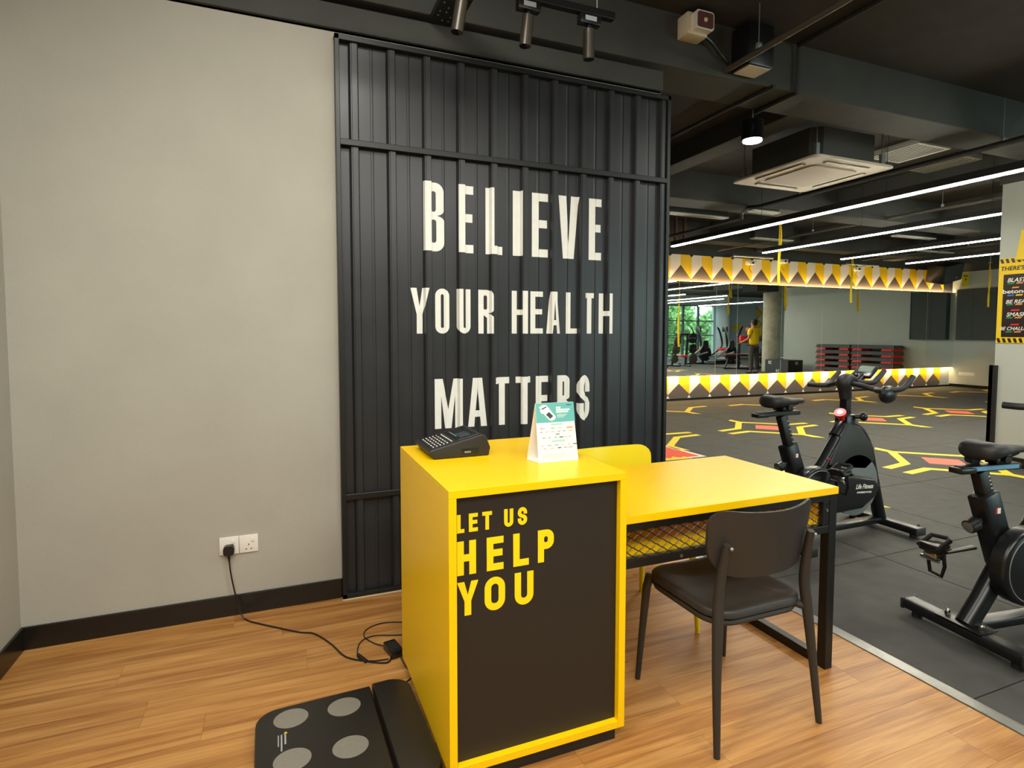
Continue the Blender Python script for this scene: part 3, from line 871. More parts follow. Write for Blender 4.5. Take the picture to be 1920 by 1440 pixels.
part('end_post', bar(1.992, 2.0255, 1.614, 1.637, .5975, zt - .0265), MT['bmetal'], t, smooth=False)
part('shelf', G().box(1.055, 2.02, 1.640, 2.21, .598, .613), MT['yellow'], t, smooth=False)
part('side_panel', G().box(2.005, 2.02, 1.645, 2.205, .6135, zt - .001), MT['yellow'], t, smooth=False)
# expanded metal mesh
g = G(); wx, hz = .029, .0145; r = .0019
x0m, x1m, z0m, z1m = 1.076, 1.992, .598, zt - .027
nrow = int((z1m - z0m) / hz) + 1
ym = 1.622
for k in range(nrow + 1):
    zc = z0m + k * hz
    pts = []
    i = 0; x = x0m
    while x <= x1m:
        up_ = (i // 2) % 2
        zz = zc + (hz * .45 if (up_ ^ (k % 2)) else -hz * .45)
        zz = min(max(zz, z0m - .001), z1m + .001)
        pts.append((x, ym, zz)); i += 1
        x += wx * (.22 if i % 2 else .62)
    g.tube(pts, r, 4, caps=False)
part('mesh_panel', g, MT['bmetal'], t, smooth=False, kind='stuff')
g = G()
for q in ((1.30, .581), (2.010, .66)):
    part('bolt', G().cyl((q[0], 1.613, q[1]), (q[0], 1.609, q[1]), .006, n=12), MT['steel'], t)

# ------------------------------------------------------------------ plastic chairs
def chair(m, loc, rotz, label):
    t = thing('dining_chair', loc, label, 'chair', 'pair of moulded chairs at the desk', rotz)
    W_ = dict(world=False)
    # seat: rounded square, slightly dished
    n = 9; g = G()
    out = rrect(-.205, -.20, .205, .215, .09, 8)
    rings = []
    c = (0, .01)
    for k, (f, zt_) in enumerate(((0.0, .437), (.35, .438), (.65, .442), (.88, .449), (.97, .449), (1.0, .443), (1.0, .424), (.93, .418), (.6, .412), (0, .41))):
        rings.append([(c[0] + (a - c[0]) * f, c[1] + (b - c[1]) * f, zt_) for a, b in out])
    m_ = len(out); vs = [p for r_ in rings for p in r_]
    fs = [(k * m_ + i, k * m_ + (i + 1) % m_, (k + 1) * m_ + (i + 1) % m_, (k + 1) * m_ + i) for k in range(len(rings) - 1) for i in range(m_)]
    g.add(vs, fs)
    part('seat', g, m, t, loc=(0, 0, 0), angle=60, **W_)
    # seat frame rim under the seat
    rim = rrect(-.19, -.18, .19, .20, .08, 6)
    g = G(); g.tube([(a, b, .405) for a, b in rim] + [(rim[0][0], rim[0][1], .405)], .013, 8)
    part('seat_frame', g, m, t, **W_)
    for s in (-1, 1):
        g = G().tube([(s * .215, .222, 0), (s * .205, .21, .2), (s * .195, .198, .38), (s * .185, .19, .425)], [.0105, .0135, .0165, .019], 12)
        part('leg', g, m, t, **W_)
        pts = smooth_path([(s * .226, -.234, 0), (s * .213, -.212, .22), (s * .199, -.196, .40), (s * .190, -.188, .50), (s * .186, -.198, .60), (s * .183, -.215, .685)], 4)
        rr = [.0105 + .008 * min(1, i / 8) - .006 * max(0, (i - 12) / 8) for i in range(len(pts))]
        part('leg', G().tube(pts, rr, 12), m, t, **W_)
        g = G().tube([(s * .197, -.192, .408), (s * .17, -.165, .412), (s * .14, -.13, .415)], [.017, .013, .012], 10)
        part('seat_bracket', g, m, t, **W_)
        part('screw_cap', G().ball((s * .183, -.2335, .678), .006), MT['galv'], t, **W_)
    # curved backrest
    g = G(); NX, NZ = 24, 14
    bo = rrect(-.222, .565, .222, .785, .10, 10)
    def yb(x, z): return -.222 - (z - .565) * .16 + .16 * (x / .22) ** 2 * .42
    def inside(u, v):
        # map unit square to rounded rect by clamping along each row
        z = .560 + .225 * v
        d = 0
        r_ = .105; lo, hi = .560 + r_, .785 - .055
        if z < lo: d = r_ - math.sqrt(max(0, r_ ** 2 - (lo - z) ** 2))
        elif z > hi: d = .055 - math.sqrt(max(0, .055 ** 2 - (z - hi) ** 2))
        half = .222 - d + (v - .5) * .012
        return (u * 2 - 1) * half, z
    vs = []
    for off in (0, .011):
        for j in range(NZ + 1):
            v = .5 - .5 * math.cos(PI * j / NZ)
            for i in range(NX + 1):
                x, z = inside(i / NX, v)
                e = min(1, min(i, NX - i) / 1.0, 1)
                vs.append((x, yb(x, z) + off + .004, z + .012 * (x / .22) ** 2 * (v)))
    nn = (NX + 1) * (NZ + 1)
    fs = []
    for k in (0, nn):
        for j in range(NZ):
            for i in range(NX):
                a = k + j * (NX + 1) + i
                fs.append((a, a + 1, a + NX + 2, a + NX + 1))
    bd = [i for i in range(NX + 1)] + [j * (NX + 1) + NX for j in range(1, NZ + 1)] + [NZ * (NX + 1) + i for i in range(NX - 1, -1, -1)] + [j * (NX + 1) for j in range(NZ - 1, 0, -1)]
    for q in range(len(bd)):
        a, b = bd[q], bd[(q + 1) % len(bd)]
        fs.append((a, b, b + nn, a + nn))
    g.add(vs, fs)
    part('backrest', g, m, t, angle=50, **W_)
    return t
chair(MT['bchair'], (1.505, 1.628, 0), 0, 'dark grey moulded plastic chair with its back to the camera at the yellow desk')
chair(MT['ychair'], (1.530, 2.262, 0), PI, 'lemon yellow moulded plastic chair on the far side of the yellow desk')

# ------------------------------------------------------------------ card terminal
t = thing('payment_terminal', (.61, 2.09, ctz), 'black card payment terminal with keypad on the left of the counter top', 'payment terminal')
zc = ctz
y0, y1 = 1.985, 2.215
side = [(.508, .001), (.715, .001), (.722, .03), (.705, .074), (.69, .082), (.498, .036), (.488, .027)]
side = [(a, b + zc) for a, b in side]
g = G()
n = len(side)
bm = bmesh.new()
vb = [bm.verts.new((a, y0, b)) for a, b in side] + [bm.verts.new((a, y1, b)) for a, b in side]
bm.faces.new(vb[:n]); bm.faces.new(vb[n:][::-1])
for i in range(n): bm.faces.new((vb[i], vb[n + i], vb[n + (i + 1) % n], vb[(i + 1) % n]))
bmesh.ops.recalc_face_normals(bm, faces=bm.faces)
bmesh.ops.bevel(bm, geom=bm.edges[:], offset=.006, segments=3, profile=.6, affect='EDGES')
g.frombm(bm)
part('case', g, MT['bplast2'], t)
e0 = Vector((.498, 0, zc + .036)); e1 = Vector((.69, 0, zc + .082))
ux = (e1 - e0).normalized(); un = Vector((-ux.z, 0, ux.x))
def slab(name, u0, u1, v0, v1, h, m, mi=.001, bev=.001):
    g = G().box(u0, u1, v0, v1, 0, h, bev=bev)
    mt = Matrix((ux, Vector((0, 1, 0)), un)).transposed().to_4x4(); mt.translation = e0 + un * (-.0002)
    g.xf(mt)
    return part(name, g, m, t, smooth=False)
slab('keypad_panel', .004, .092, y0 + .012, y1 - .012, .0015, MT['bplast'])
slab('display', .105, .188, y0 + .02, y1 - .02, .0018, MT['bgloss'])
slab('display_window', .125, .165, y0 + .05, y0 + .12, .0024, mat('terminal_screen', rgb(52, 66, 70), .1))
slab('status_bar', .118, .1215, y1 - .15, y1 - .06, .0026, MT['teal'])
slab('status_bar', .118, .1215, y1 - .06, y1 - .045, .0027, MT['red'])
for i in range(5):
    for j in range(6):
        u = .010 + i * .0135; v = y0 + .024 + j * .031
        slab('key', u + .002, u + .0065, v, v + .014, .0030, MT['wplast'] if not (i == 4 and j == 5) else MT['orange'], bev=.001)
for j in range(8):
    v = y0 + .03 + j * .02
    slab('key', .084, .088, v, v + .012, .0035, MT['wplast'])
part('port_cover', G().box(.61, .675, y0 - .0015, y0 + .002, zc + .012, zc + .034, bev=.001), MT['bplast'], t)
part('port_cover', G().box(.62, .645, y0 - .003, y0, zc + .017, zc + .023, bev=.001), MT['galv'], t)

# ------------------------------------------------------------------ tent card
x0, x1, yb0, yb1, yt, zt2 = .831, .988, 1.797, 1.872, 1.832, zc + .206
t = thing('tent_card', ((x0 + x1) / 2, 1.83, zc), 'white folded tent card with a teal header standing on the counter', 'tent card')
F0 = Vector((x0, yb0, zc + .001)); Fu = Vector((1, 0, 0)); Fv = (Vector((x0, yt, zt2)) - F0); Hc = Fv.length; Fv.normalize(); Fn = Vector((0, -1, .17)).normalized()
def leafp(a, b, c, d, th):
    nrm = (Vector(b) - Vector(a)).cross(Vector(d) - Vector(a)).normalized() * th
    v = [Vector(p) for p in (a, b, c, d)]
    g = G(); vv = v + [p - nrm for p in v]
    return g.add(vv, [(0, 1, 2, 3), (7, 6, 5, 4), (0, 4, 5, 1), (1, 5, 6, 2), (2, 6, 7, 3), (3, 7, 4, 0)])
xi = .006
part('front_leaf', leafp((x0, yb0, zc + .0005), (x1, yb0, zc + .0005), (x1 - xi, yt, zt2), (x0 + xi - .004, yt, zt2), .0006), MT['cardw'], t, smooth=False)
part('back_leaf', leafp((x1 - .006, yb1, zc + .0005), (x0 - .012, yb1, zc + .0005), (x0 + xi - .004, yt + .001, zt2), (x1 - xi, yt + .001, zt2), .0006), MT['cardw'], t, smooth=False)
part('base_leaf', leafp((x0, yb0, zc + .0012), (x1, yb0, zc + .0012), (x1 - .006, yb1, zc + .0012), (x0 - .012, yb1, zc + .0012), .0006), MT['cardw'], t, smooth=False)
def onF(name, u0, u1, v0, v1, m, off=.0003):
    uu = lambda u, v: F0 + Fu * (u * (x1 - x0) + (1 - 2 * u) * .003 * v) + Fv * (v * Hc) + Fn * off
    a, b, c, d = uu(u0, v0), uu(u1, v0), uu(u1, v1), uu(u0, v1)
    g = leafp(a, b, c, d, .0002)
    return part(name, g, m, t, smooth=False)
onF('header_print', .0, 1., .665, .998, MT['teal'])
def onFpoly(name, pts, m, off):
    vs = [F0 + Fu * (u * (x1 - x0)) + Fv * (v * Hc) + Fn * off for u, v in pts]
    g = G().add(vs, [tuple(range(len(vs)))])
    part(name, g, m, t, smooth=False)
onFpoly('pictured_device', [(.10, .93), (.13, .90), (.12, .86), (.16, .82), (.20, .82), (.34, .70), (.40, .69), (.49, .72), (.50, .76), (.33, .92), (.27, .965), (.18, .965)], MT['cardw'], .0005)
onFpoly('pictured_device', [(.26, .80), (.36, .725), (.44, .77), (.34, .845)], MT['dtext'], .0007)
onFpoly('pictured_device', [(.15, .90), (.17, .885), (.29, .925), (.27, .94)], MT['dtext'], .0007)
onF('header_text', .52, .64, .895, .925, MT['cardw'], .0005)
onF('header_text', .52, .88, .86, .885, MT['cardw'], .0005)
onF('header_text', .52, .84, .825, .85, MT['cardw'], .0005)
for k in range(3): onF('header_text', .54, .80 - .04 * k, .79 - .022 * k, .796 - .022 * k, MT['cardw'], .0005)
onF('header_text', .80, .93, .945, .958, MT['dtext'], .0005)
for (u0, u1, v0, v1, mm) in ((.36, .65, .615, .645, 'tealp'), (.36, .70, .33, .362, 'tealp'), (.47, .57, .445, .475, 'gtext'), (.76, .92, .55, .575, 'orange')):
    onF('caption', u0, u1, v0, v1, MT[mm], .0005)
random.seed(3)
for v, us in ((.56, (.08, .14, .36, .55)), (.50, (.08, .22, .36, .52, .66, .82)), (.40, (.12, .28, .43, .56, .68, .78)), (.27, (.08, .24, .42, .60, .76, .90)), (.22, (.14, .32, .50, .65, .78))):
    for u in us:
        onF('small_logo', u, u + random.uniform(.05, .11), v, v + .016, MT[random.choice(['gtext', 'gtext', 'dtext', 'pink'])], .0005)
for k in range(3):
    onF('small_print', .12, .70, .13 - k * .025, .134 - k * .025, MT['gtext'], .0005)
# ------------------------------------------------------------------ spin bikes
def spin_bike(loc, rotz, label, dx=0.0, slide=0.0, drop=0.0, crank=(62, 242)):
    t = thing('spin_bike', loc, label, 'exercise bike', 'indoor cycling bikes on the rubber floor', rotz)
    def P_(name, g, m, par=None, **k):
        return part(name, g, MT[m] if isinstance(m, str) else m, par or t, world=False, **k)
    # stabilisers and beam
    for name, x in (('rear_stabilizer', 0.0), ('front_stabilizer', .985)):
        g = G().prism([(x + a, b) for a, b in rrect(-.045, .028, .045, .078, .02)], -.265, .265, axis='y')
        P_(name, g, 'bike')
        for s in (-1, 1):
            P_('foot', G().cyl((x, s * .22, 0), (x, s * .22, .03), .022, n=14), 'bplast2')
            P_('end_cap', G().box(x - .047, x + .047, s * .266 - .008, s * .266 + .008, .026, .08, bev=.007), 'bplast2')
    P_('mount_plate', G().box(-.05, .06, -.10, .10, .078, .084, bev=.002), 'bike')
    for s in (-1, 1):
        P_('bolt', G().cyl((.0, s * .075, .084), (.0, s * .075, .098), .012, n=6).ball((.0, s * .075, .099), .010), 'chrome')
    P_('transport_wheel', G().cyl((1.035, -.215, .045), (1.035, -.195, .045), .036, n=18), 'foam')
    P_('transport_wheel', G().cyl((1.035, .195, .045), (1.035, .215, .045), .036, n=18), 'foam')
    P_('base_beam', G().box(.04, .95, -.035, .035, .045, .085, bev=.008), 'bike')
    # frame
    g = G().tube([(.01, 0, .07), (.09, 0, .17), (.19, 0, .31), (.24, 0, .38)], [.042, .042, .045, .045], 16)
    g.tube([(.20, 0, .40), (.34, 0, .405), (.47, 0, .40)], [.036, .045, .036], 12)
    g.tube(smooth_path([(.26, 0, .40), (.33, 0, .44), (.50, 0, .65), (.545, 0, .74)], 5), .040, 14, ry=.8)
    P_('frame_tube', g, 'bike')
    g = G().tube(smooth_path([(.50, 0, .68), (.58, 0, .76), (.68, 0, .735), (.79, 0, .61), (.86, 0, .40), (.915, 0, .22), (.965, 0, .07)], 5), .044, 14, ry=.85)
    P_('front_fork', g, 'bike')
    sh = [(.55, .78), (.47, .62), (.40, .50), (.56, .46), (.74, .44), (.83, .50), (.79, .62), (.68, .74)]
    g = G()
    bm = bmesh.new()
    va = [bm.verts.new((a, -.05, b)) for a, b in sh]; vb = [bm.verts.new((a, .05, b)) for a, b in sh]
    bm.faces.new(va); bm.faces.new(vb[::-1])
    for i in range(len(sh)): bm.faces.new((va[i], vb[i], vb[(i + 1) % len(sh)], va[(i + 1) % len(sh)]))
    bmesh.ops.recalc_face_normals(bm, faces=bm.faces)
    bmesh.ops.bevel(bm, geom=bm.edges[:], offset=.014, segments=3, profile=.5, affect='EDGES')
    g.frombm(bm)
    P_('sweat_shroud', g, 'bplast2')
    P_('stripe_mark', G().tube([(.385, -.037, .545), (.42, -.037, .535)], .004, 6), 'red')
    # flywheel, chain cover
    g = G().cyl((.655, -.05, .345), (.655, .05, .345), .205, n=48)
    fw_ = P_('flywheel', g, 'fly')
    P_('flywheel_hub', G().cyl((.655, -.06, .345), (.655, .06, .345), .05, n=20), 'bplast', fw_)
    cc = arc(.235, .345, .178, .172, 60, 300, 16) + [(.47, .20), (.64, .205), (.76, .27), (.80, .345), (.74, .40), (.60, .425), (.44, .455)]
    g = G(); bm = bmesh.new()
    va = [bm.verts.new((a, -.115, b)) for a, b in cc]; vb = [bm.verts.new((a, -.05, b)) for a, b in cc]
    bm.faces.new(va); bm.faces.new(vb[::-1])
    for i in range(len(cc)): bm.faces.new((va[i], vb[i], vb[(i + 1) % len(cc)], va[(i + 1) % len(cc)]))
    bmesh.ops.recalc_face_normals(bm, faces=bm.faces)
    ed = [e for e in bm.edges if abs(e.verts[0].co.y - e.verts[1].co.y) < 1e-6 and e.verts[0].co.y < -.1]
    bmesh.ops.bevel(bm, geom=ed, offset=.02, segments=3, profile=.5, affect='EDGES')
    g.frombm(bm)
    ch_ = P_('chain_cover', g, 'bike')
    ring = [(.235 + .150 * math.cos(a * PI / 24), .345 + .150 * math.sin(a * PI / 24)) for a in range(49)]
    P_('cover_ring', G().tube([(a, -.1155, b) for a, b in ring], .0025, 6, caps=False), 'galv', ch_)
    P_('crank_hub', G().cyl((.235, -.150, .345), (.235, -.112, .345), .022, n=16), 'chrome', ch_)
    for txt, sz, zz, sx in (('Life Fitness', .046, .345, .56), ('POWERED BY ICG', .018, .315, .57)):
        me = text_mesh(txt, sz, .0004, shear=.3, bold=.0008)
        put_mesh('printed_logo', me, MT['wplast'], ch_, (sx, -.1165, zz), (1, 0, -.06), (.06, 0, 1), world=False, scale_to=(.165 if sz > .03 else .14, .032 if sz > .03 else .012))
    # cranks and pedals
    for s, a in ((-1, math.radians(crank[0])), (1, math.radians(crank[1]))):
        px, pz = .235 + .165 * math.cos(a) * (1 if s < 0 else 1), .345 + .165 * math.sin(a)
        cr = P_('crank_arm', G().tube([(.235, s * .145, .345), (px, s * .150, pz)], [.017, .013], 10, ry=.55), 'bmetal')
        P_('pedal', G().box(px - .045, px + .045, s * .20 - .05, s * .20 + .05, pz - .012, pz + .014, bev=.006), 'bplast', cr)
        g = G().tube([(px - .05, s * .20 - .045, pz + .01), (px + .03, s * .20 - .045, pz + .05), (px + .075, s * .20, pz + .045), (px + .03, s * .20 + .045, pz + .05), (px - .05, s * .20 + .045, pz + .01)], .011, 8).box(px - .05, px + .04, s * .20 - .045, s * .20 + .045, pz + .012, pz + .03, bev=.008)
        P_('toe_cage', g, 'bplast', cr)
        P_('pedal_binding', G().box(px - .035, px + .03, s * .20 - .035, s * .20 + .035, pz - .045, pz - .011, bev=.006).cyl((px - .03, s * .20 - .045, pz - .045), (px - .03, s * .20 + .045, pz - .045), .009, n=10).cyl((px + .02, s * .20 - .05, pz), (px + .02, s * .20 + .05, pz), .008, n=10), 'chrome', cr)
        P_('pedal_strap', G().tube([(px, s * .20 - .04, pz - .01), (px + .005, s * .20 - .045, pz - .07), (px + .02, s * .20 - .02, pz - .13), (px + .01, s * .20 + .03, pz - .12), (px, s * .20 + .04, pz - .02)], .009, 6), 'bplast', cr)
    # seat tube
    def tilt_box(x0, z0, x1, z1, hw, hd, mname, name, bev=.006):
        d = Vector((x1 - x0, 0, z1 - z0)); L = d.length; d.normalize()
        g = G().box(-hw, hw, -hd, hd, 0, L, bev=bev)
        ax = Vector((0, 1, 0)).cross(d).normalized()
        mt = Matrix((ax, Vector((0, 1, 0)), d)).transposed().to_4x4(); mt.translation = Vector((x0, 0, z0))
        g.xf(mt); return P_(name, g, mname)
    tilt_box(.205, .33, .075, .66, .050, .040, 'bike', 'seat_tube', .012)
    sp = (.075 - .36 * .0, .66)
    hgt = .19 - drop
    x1 = .085 - .355 * hgt; z1 = .655 + hgt
    tilt_box(.12, .56, x1, z1, .029, .022, 'bmetal', 'seat_post', .004)
    for k in range(7):
        f = .15 + k * .11
        P_('height_mark', G().box(x1 + (.105 - x1) * f + .016, x1 + (.105 - x1) * f + .024, -.0232, -.0222, z1 + (.60 - z1) * f, z1 + (.60 - z1) * f + .004), 'wplast')
    P_('tube_badge', G().box(.108, .126, -.0412, -.0405, .575, .60), 'wplast')
    P_('tube_badge', G().box(.098, .104, -.0412, -.0405, .575, .60), 'red')
    P_('height_knob', G().cyl((.065, 0, .535), (.035, 0, .525), .016, n=14).tube([(.035, 0, .525), (.0, 0, .512)], [.034, .030], 18), 'bplast')
    P_('knob_ring', G().cyl((.0, 0, .512), (-.004, 0, .511), .024, n=18), 'chrome')
    sx = x1 + slide
    sl = P_('seat_slider', G().box(sx - .17, sx + .17, -.024, .024, z1, z1 + .028, bev=.006), 'bmetal')
    P_('slider_scale', G().box(sx - .12, sx + .15, -.0250, -.0242, z1 + .006, z1 + .024), 'blue' if drop else 'bplast', sl)
    P_('slider_end', G().box(sx - .19, sx - .10, -.03, .03, z1 - .004, z1 + .022, bev=.006), 'bplast', sl)
    P_('slider_knob', G().cyl((x1 + .01, .02, z1 + .045), (x1 + .01, .055, z1 + .05), .026, n=16), 'bplast2', sl)
    P_('saddle_clamp', G().box(sx + .02, sx + .11, -.022, .022, z1 + .028, z1 + .055, bev=.006).cyl((sx + .065, -.035, z1 + .05), (sx + .065, .035, z1 + .05), .014, n=12), 'bmetal', sl)
    # saddle
    zs = z1 + .115
    st = [(-.140, .035, -.002, -.045), (-.130, .070, .014, -.062), (-.09, .090, .022, -.062), (-.04, .082, .016, -.052), (.01, .058, .002, -.048), (.06, .038, -.006, -.050), (.11, .027, -.010, -.045), (.155, .023, -.014, -.045), (.17, .012, -.022, -.038)]
    n = 14; vs = []; fs = []
    for (x, hw, zt_, zb) in st:
        for j in range(n):
            a = 2 * PI * j / n
            yy_ = hw * math.copysign(abs(math.cos(a)) ** .75, math.cos(a))
            s_ = math.sin(a)
            zc_ = (zt_ + zb) / 2; h_ = (zt_ - zb) / 2
            zz = zc_ + h_ * math.copysign(abs(s_) ** .8, s_)
            if s_ > .8 and hw > .05: zz -= .006
            vs.append((sx + .045 + x, yy_, zs + zz))
    for k in range(len(st) - 1):
        for j in range(n): fs.append((k * n + j, k * n + (j + 1) % n, (k + 1) * n + (j + 1) % n, (k + 1) * n + j))
    fs += [tuple(range(n))[::-1], tuple(range((len(st) - 1) * n, len(st) * n))]
    sd = P_('saddle', G().add(vs, fs), 'foam', angle=70)
    for s in (-1, 1):
        P_('saddle_rail', G().tube(smooth_path([(sx - .055, s * .03, zs - .035), (sx - .01, s * .022, z1 + .06), (sx + .09, s * .022, z1 + .06), (sx + .16, s * .012, zs - .045)], 4), .0045, 8), 'bmetal', sd)
    # head and handlebar
    P_('head_sleeve', G().box(.545, .635, -.048, .048, .66, .825, bev=.014), 'bike')
    P_('handlebar_post', G().box(.565, .615, -.026, .026, .80, 1.0, bev=.004), 'bmetal')
    for k in range(6):
        P_('height_mark', G().box(.606, .612, -.0270, -.0262, .85 + k * .02, .854 + k * .02), 'galv')
    P_('brake_knob', G().cyl((.50, -.045, .80), (.475, -.055, .835), .018, n=12, mi=0).tube([(.478, -.054, .832), (.463, -.06, .85)], [.034, .036], 20), 'red')
    P_('brake_symbol', G().tube([(.4625, -.0602, .8508), (.4615, -.0606, .852)], [.02, .019], 16), 'wplast')
    P_('clamp_knob', G().cyl((.62, -.045, .81), (.655, -.075, .812), .014, n=12).ball((.66, -.08, .812), (.03, .022, .03)), 'bplast')
    g = G().tube(smooth_path([(.588, 0, .93), (.575, 0, 1.0), (.56, 0, 1.04), (.60, 0, 1.062), (.66, 0, 1.045)], 4), [.038, .039, .040, .042, .044, .045, .045, .046, .046, .044, .042, .040, .038, .036, .034, .032, .03], 14, ry=.95)
    P_('stem', g, 'foam')
    hb = G()
    for s in (-1, 1):
        hb.tube(smooth_path([(.60, s * .01, 1.035), (.615, s * .10, 1.02), (.64, s * .17, 1.002), (.70, s * .235, 1.0), (.775, s * .262, 1.02), (.855, s * .262, 1.085)], 5), .0175, 12)
        hb.tube(smooth_path([(.66, s * .03, 1.04), (.70, s * .085, 1.035), (.745, s * .095, 1.05), (.83, s * .09, 1.115)], 5), .0165, 12)
        hb.tube(smooth_path([(.64, s * .17, 1.002), (.59, s * .215, 1.0), (.565, s * .275, 1.002)], 4), .0175, 12)
    hbo = P_('handlebar', hb, 'foam', angle=60)
    P_('phone_pad', G().ball((.69, -.215, .972), (.080, .034, .058), n=16, m=10).box(.64, .76, -.225, -.205, .99, 1.0, bev=.003), 'bplast', hbo)
    cs = G().box(-.055, .055, -.062, .062, -.012, .012, bev=.008)
    cm = Matrix.Translation((.775, 0, 1.10)) @ Matrix.Rotation(math.radians(-38), 4, 'Y')
    con = P_('console', cs.xf(cm), 'bplast')
    P_('console_screen', G().box(-.012, .046, -.046, .046, .0115, .0135).xf(cm), 'screen', con)
    for k in range(5):
        P_('console_button', G().box(-.042, -.035, -.042 + k * .02, -.034 + k * .02, .012, .0135).xf(cm), 'wplast', con)
    P_('console_mount', G().tube([(.70, 0, 1.04), (.75, 0, 1.075)], .022, 12), 'bplast', con)
    return t
spin_bike((2.92, 2.70, 0), 0.0, 'black indoor cycling bike standing behind the yellow desk', slide=-.03)
spin_bike((2.80, 1.545, 0), math.radians(-7.5), 'black indoor cycling bike cut by the right edge, with blue saddle slider scale', slide=.05, drop=.085, crank=(2, 184))

# ------------------------------------------------------------------ lamps
def linear(x, ya, yb_, z, label, grp='long linear ceiling lights over the gym', w_=.055, axis='y', estr='led'):
    if axis == 'y':
        t = thing('linear_light', (x, (ya + yb_) / 2, z), label, 'ceiling light', grp)
        part('housing', G().box(x - w_ / 2 - .006, x + w_ / 2 + .006, ya, yb_, z + .012, z + .075, bev=.002), MT['dpside'], t, smooth=False)
        part('diffuser', G().box(x - w_ / 2, x + w_ / 2, ya + .002, yb_ - .002, z, z + .0115), MT[estr], t, smooth=False)
        k = max(2, int((yb_ - ya) / 1.6))
        for i in range(k + 1):
            q = ya + .15 + (yb_ - ya - .3) * i / k
            part('suspension_cable', G().cyl((x, q, z + .075), (x, q, 3.33), .0025, n=6), MT['pipeb'], t)
    return t
linear(5.40, 0.6, 7.01, 2.63, 'nearest and longest white linear ceiling light over the gym')
linear(7.17, 3.72, 7.02, 2.63, 'second white linear ceiling light from the front, ending at the grey poster wall')
linear(9.03, 0.9, 7.11, 2.63, 'third white linear ceiling light from the front')
linear(12.45, -1.5, 3.2, 2.63, 'linear ceiling light behind the poster wall, left one of two in the mirror', 'linear lights seen only in the mirror')
linear(14.2, -1.5, 3.2, 2.63, 'linear ceiling light behind the poster wall, right one of two in the mirror', 'linear lights seen only in the mirror')
linear(10.69, 0.9, 7.10, 2.63, 'fourth and farthest white linear ceiling light, shortest in view')
for q, (xx, a, b) in enumerate(((16.5, -4.6, .5), (19.6, -4.6, .5))):
    linear(xx, a, b, 2.72, ('nearer', 'farther')[q] + ' of two linear lights in the far window hall, seen in the mirror', 'far hall linear lights seen in the mirror')

def track_spot(x, y, zt_, lab, lean=0.0):
    t = thing('track_spotlight', (x, y, zt_), lab, 'spotlight', 'track spotlights over the cladding wall')
    part('track_adapter', G().box(x - .055, x + .055, y - .02, y + .02, zt_ - .045, zt_ - .001, bev=.003), MT['bplast'], t)
    part('type_label', G().box(x - .03, x + .03, y - .0208, y - .02, zt_ - .032, zt_ - .010), MT['gtext'], t, smooth=False)
    part('swivel', G().cyl((x, y, zt_ - .07), (x, y, zt_ - .045), .01, n=10), MT['bplast'], t)
    top = Vector((x, y, zt_ - .065)); bot = top + Vector((lean, .01, -.13))
    part('lamp_tube', G().tube([top, bot], .027, 24), MT['tube_dark'], t)
    part('lens', G().tube([bot, bot + Vector((0, 0, -.001))], .024, 20), MT['bgloss'], t)
TY_, TZ_ = 2.45, 2.858
t = thing('light_track', (1.0, TY_, TZ_), 'black lighting track hanging in front of the cladding wall', 'light track')
part('track', G().box(.3, 1.52, TY_ - .018, TY_ + .018, TZ_, TZ_ + .035, bev=.003), MT['bplast'], t, smooth=False)
for q in (.5, 1.43):
    part('suspension_rod', G().cyl((q, TY_, TZ_ + .035), (q, TY_, 3.33), .003, n=6), MT['galv'], t)
track_spot(.762, TY_, TZ_, 'leftmost of three brown track spotlights above the cladding wall', -.02)
track_spot(1.075, TY_, TZ_, 'middle one of three brown track spotlights above the cladding wall', -.012)
track_spot(1.388, TY_, TZ_, 'rightmost of three brown track spotlights above the cladding wall', .005)

# hanging downlight over the gym
t = thing('downlight', (3.285, 3.35, 2.78), 'lit black cylinder downlight hanging from the ceiling left of the cassette unit', 'ceiling light')
c = (3.285, 3.35)
part('can', G().cyl((c[0], c[1], 2.79), (c[0], c[1], 2.93), .078, n=28), MT['bgloss'], t)
part('lens', G().cyl((c[0], c[1], 2.782), (c[0], c[1], 2.7895), .066, n=24), MT['lamp'], t)
part('rod', G().cyl((c[0], c[1], 2.93), (c[0], c[1], 3.01), .004, n=8), MT['galv'], t)
l = bpy.data.lights.new('downlight_beam', 'SPOT'); l.energy = 60; l.spot_size = math.radians(80); l.spot_blend = .6; l.shadow_soft_size = .06; l.color = (1, .97, .9)
lo = bpy.data.objects.new('downlight_beam', l); COL.objects.link(lo); lo.location = (c[0], c[1], 2.775)

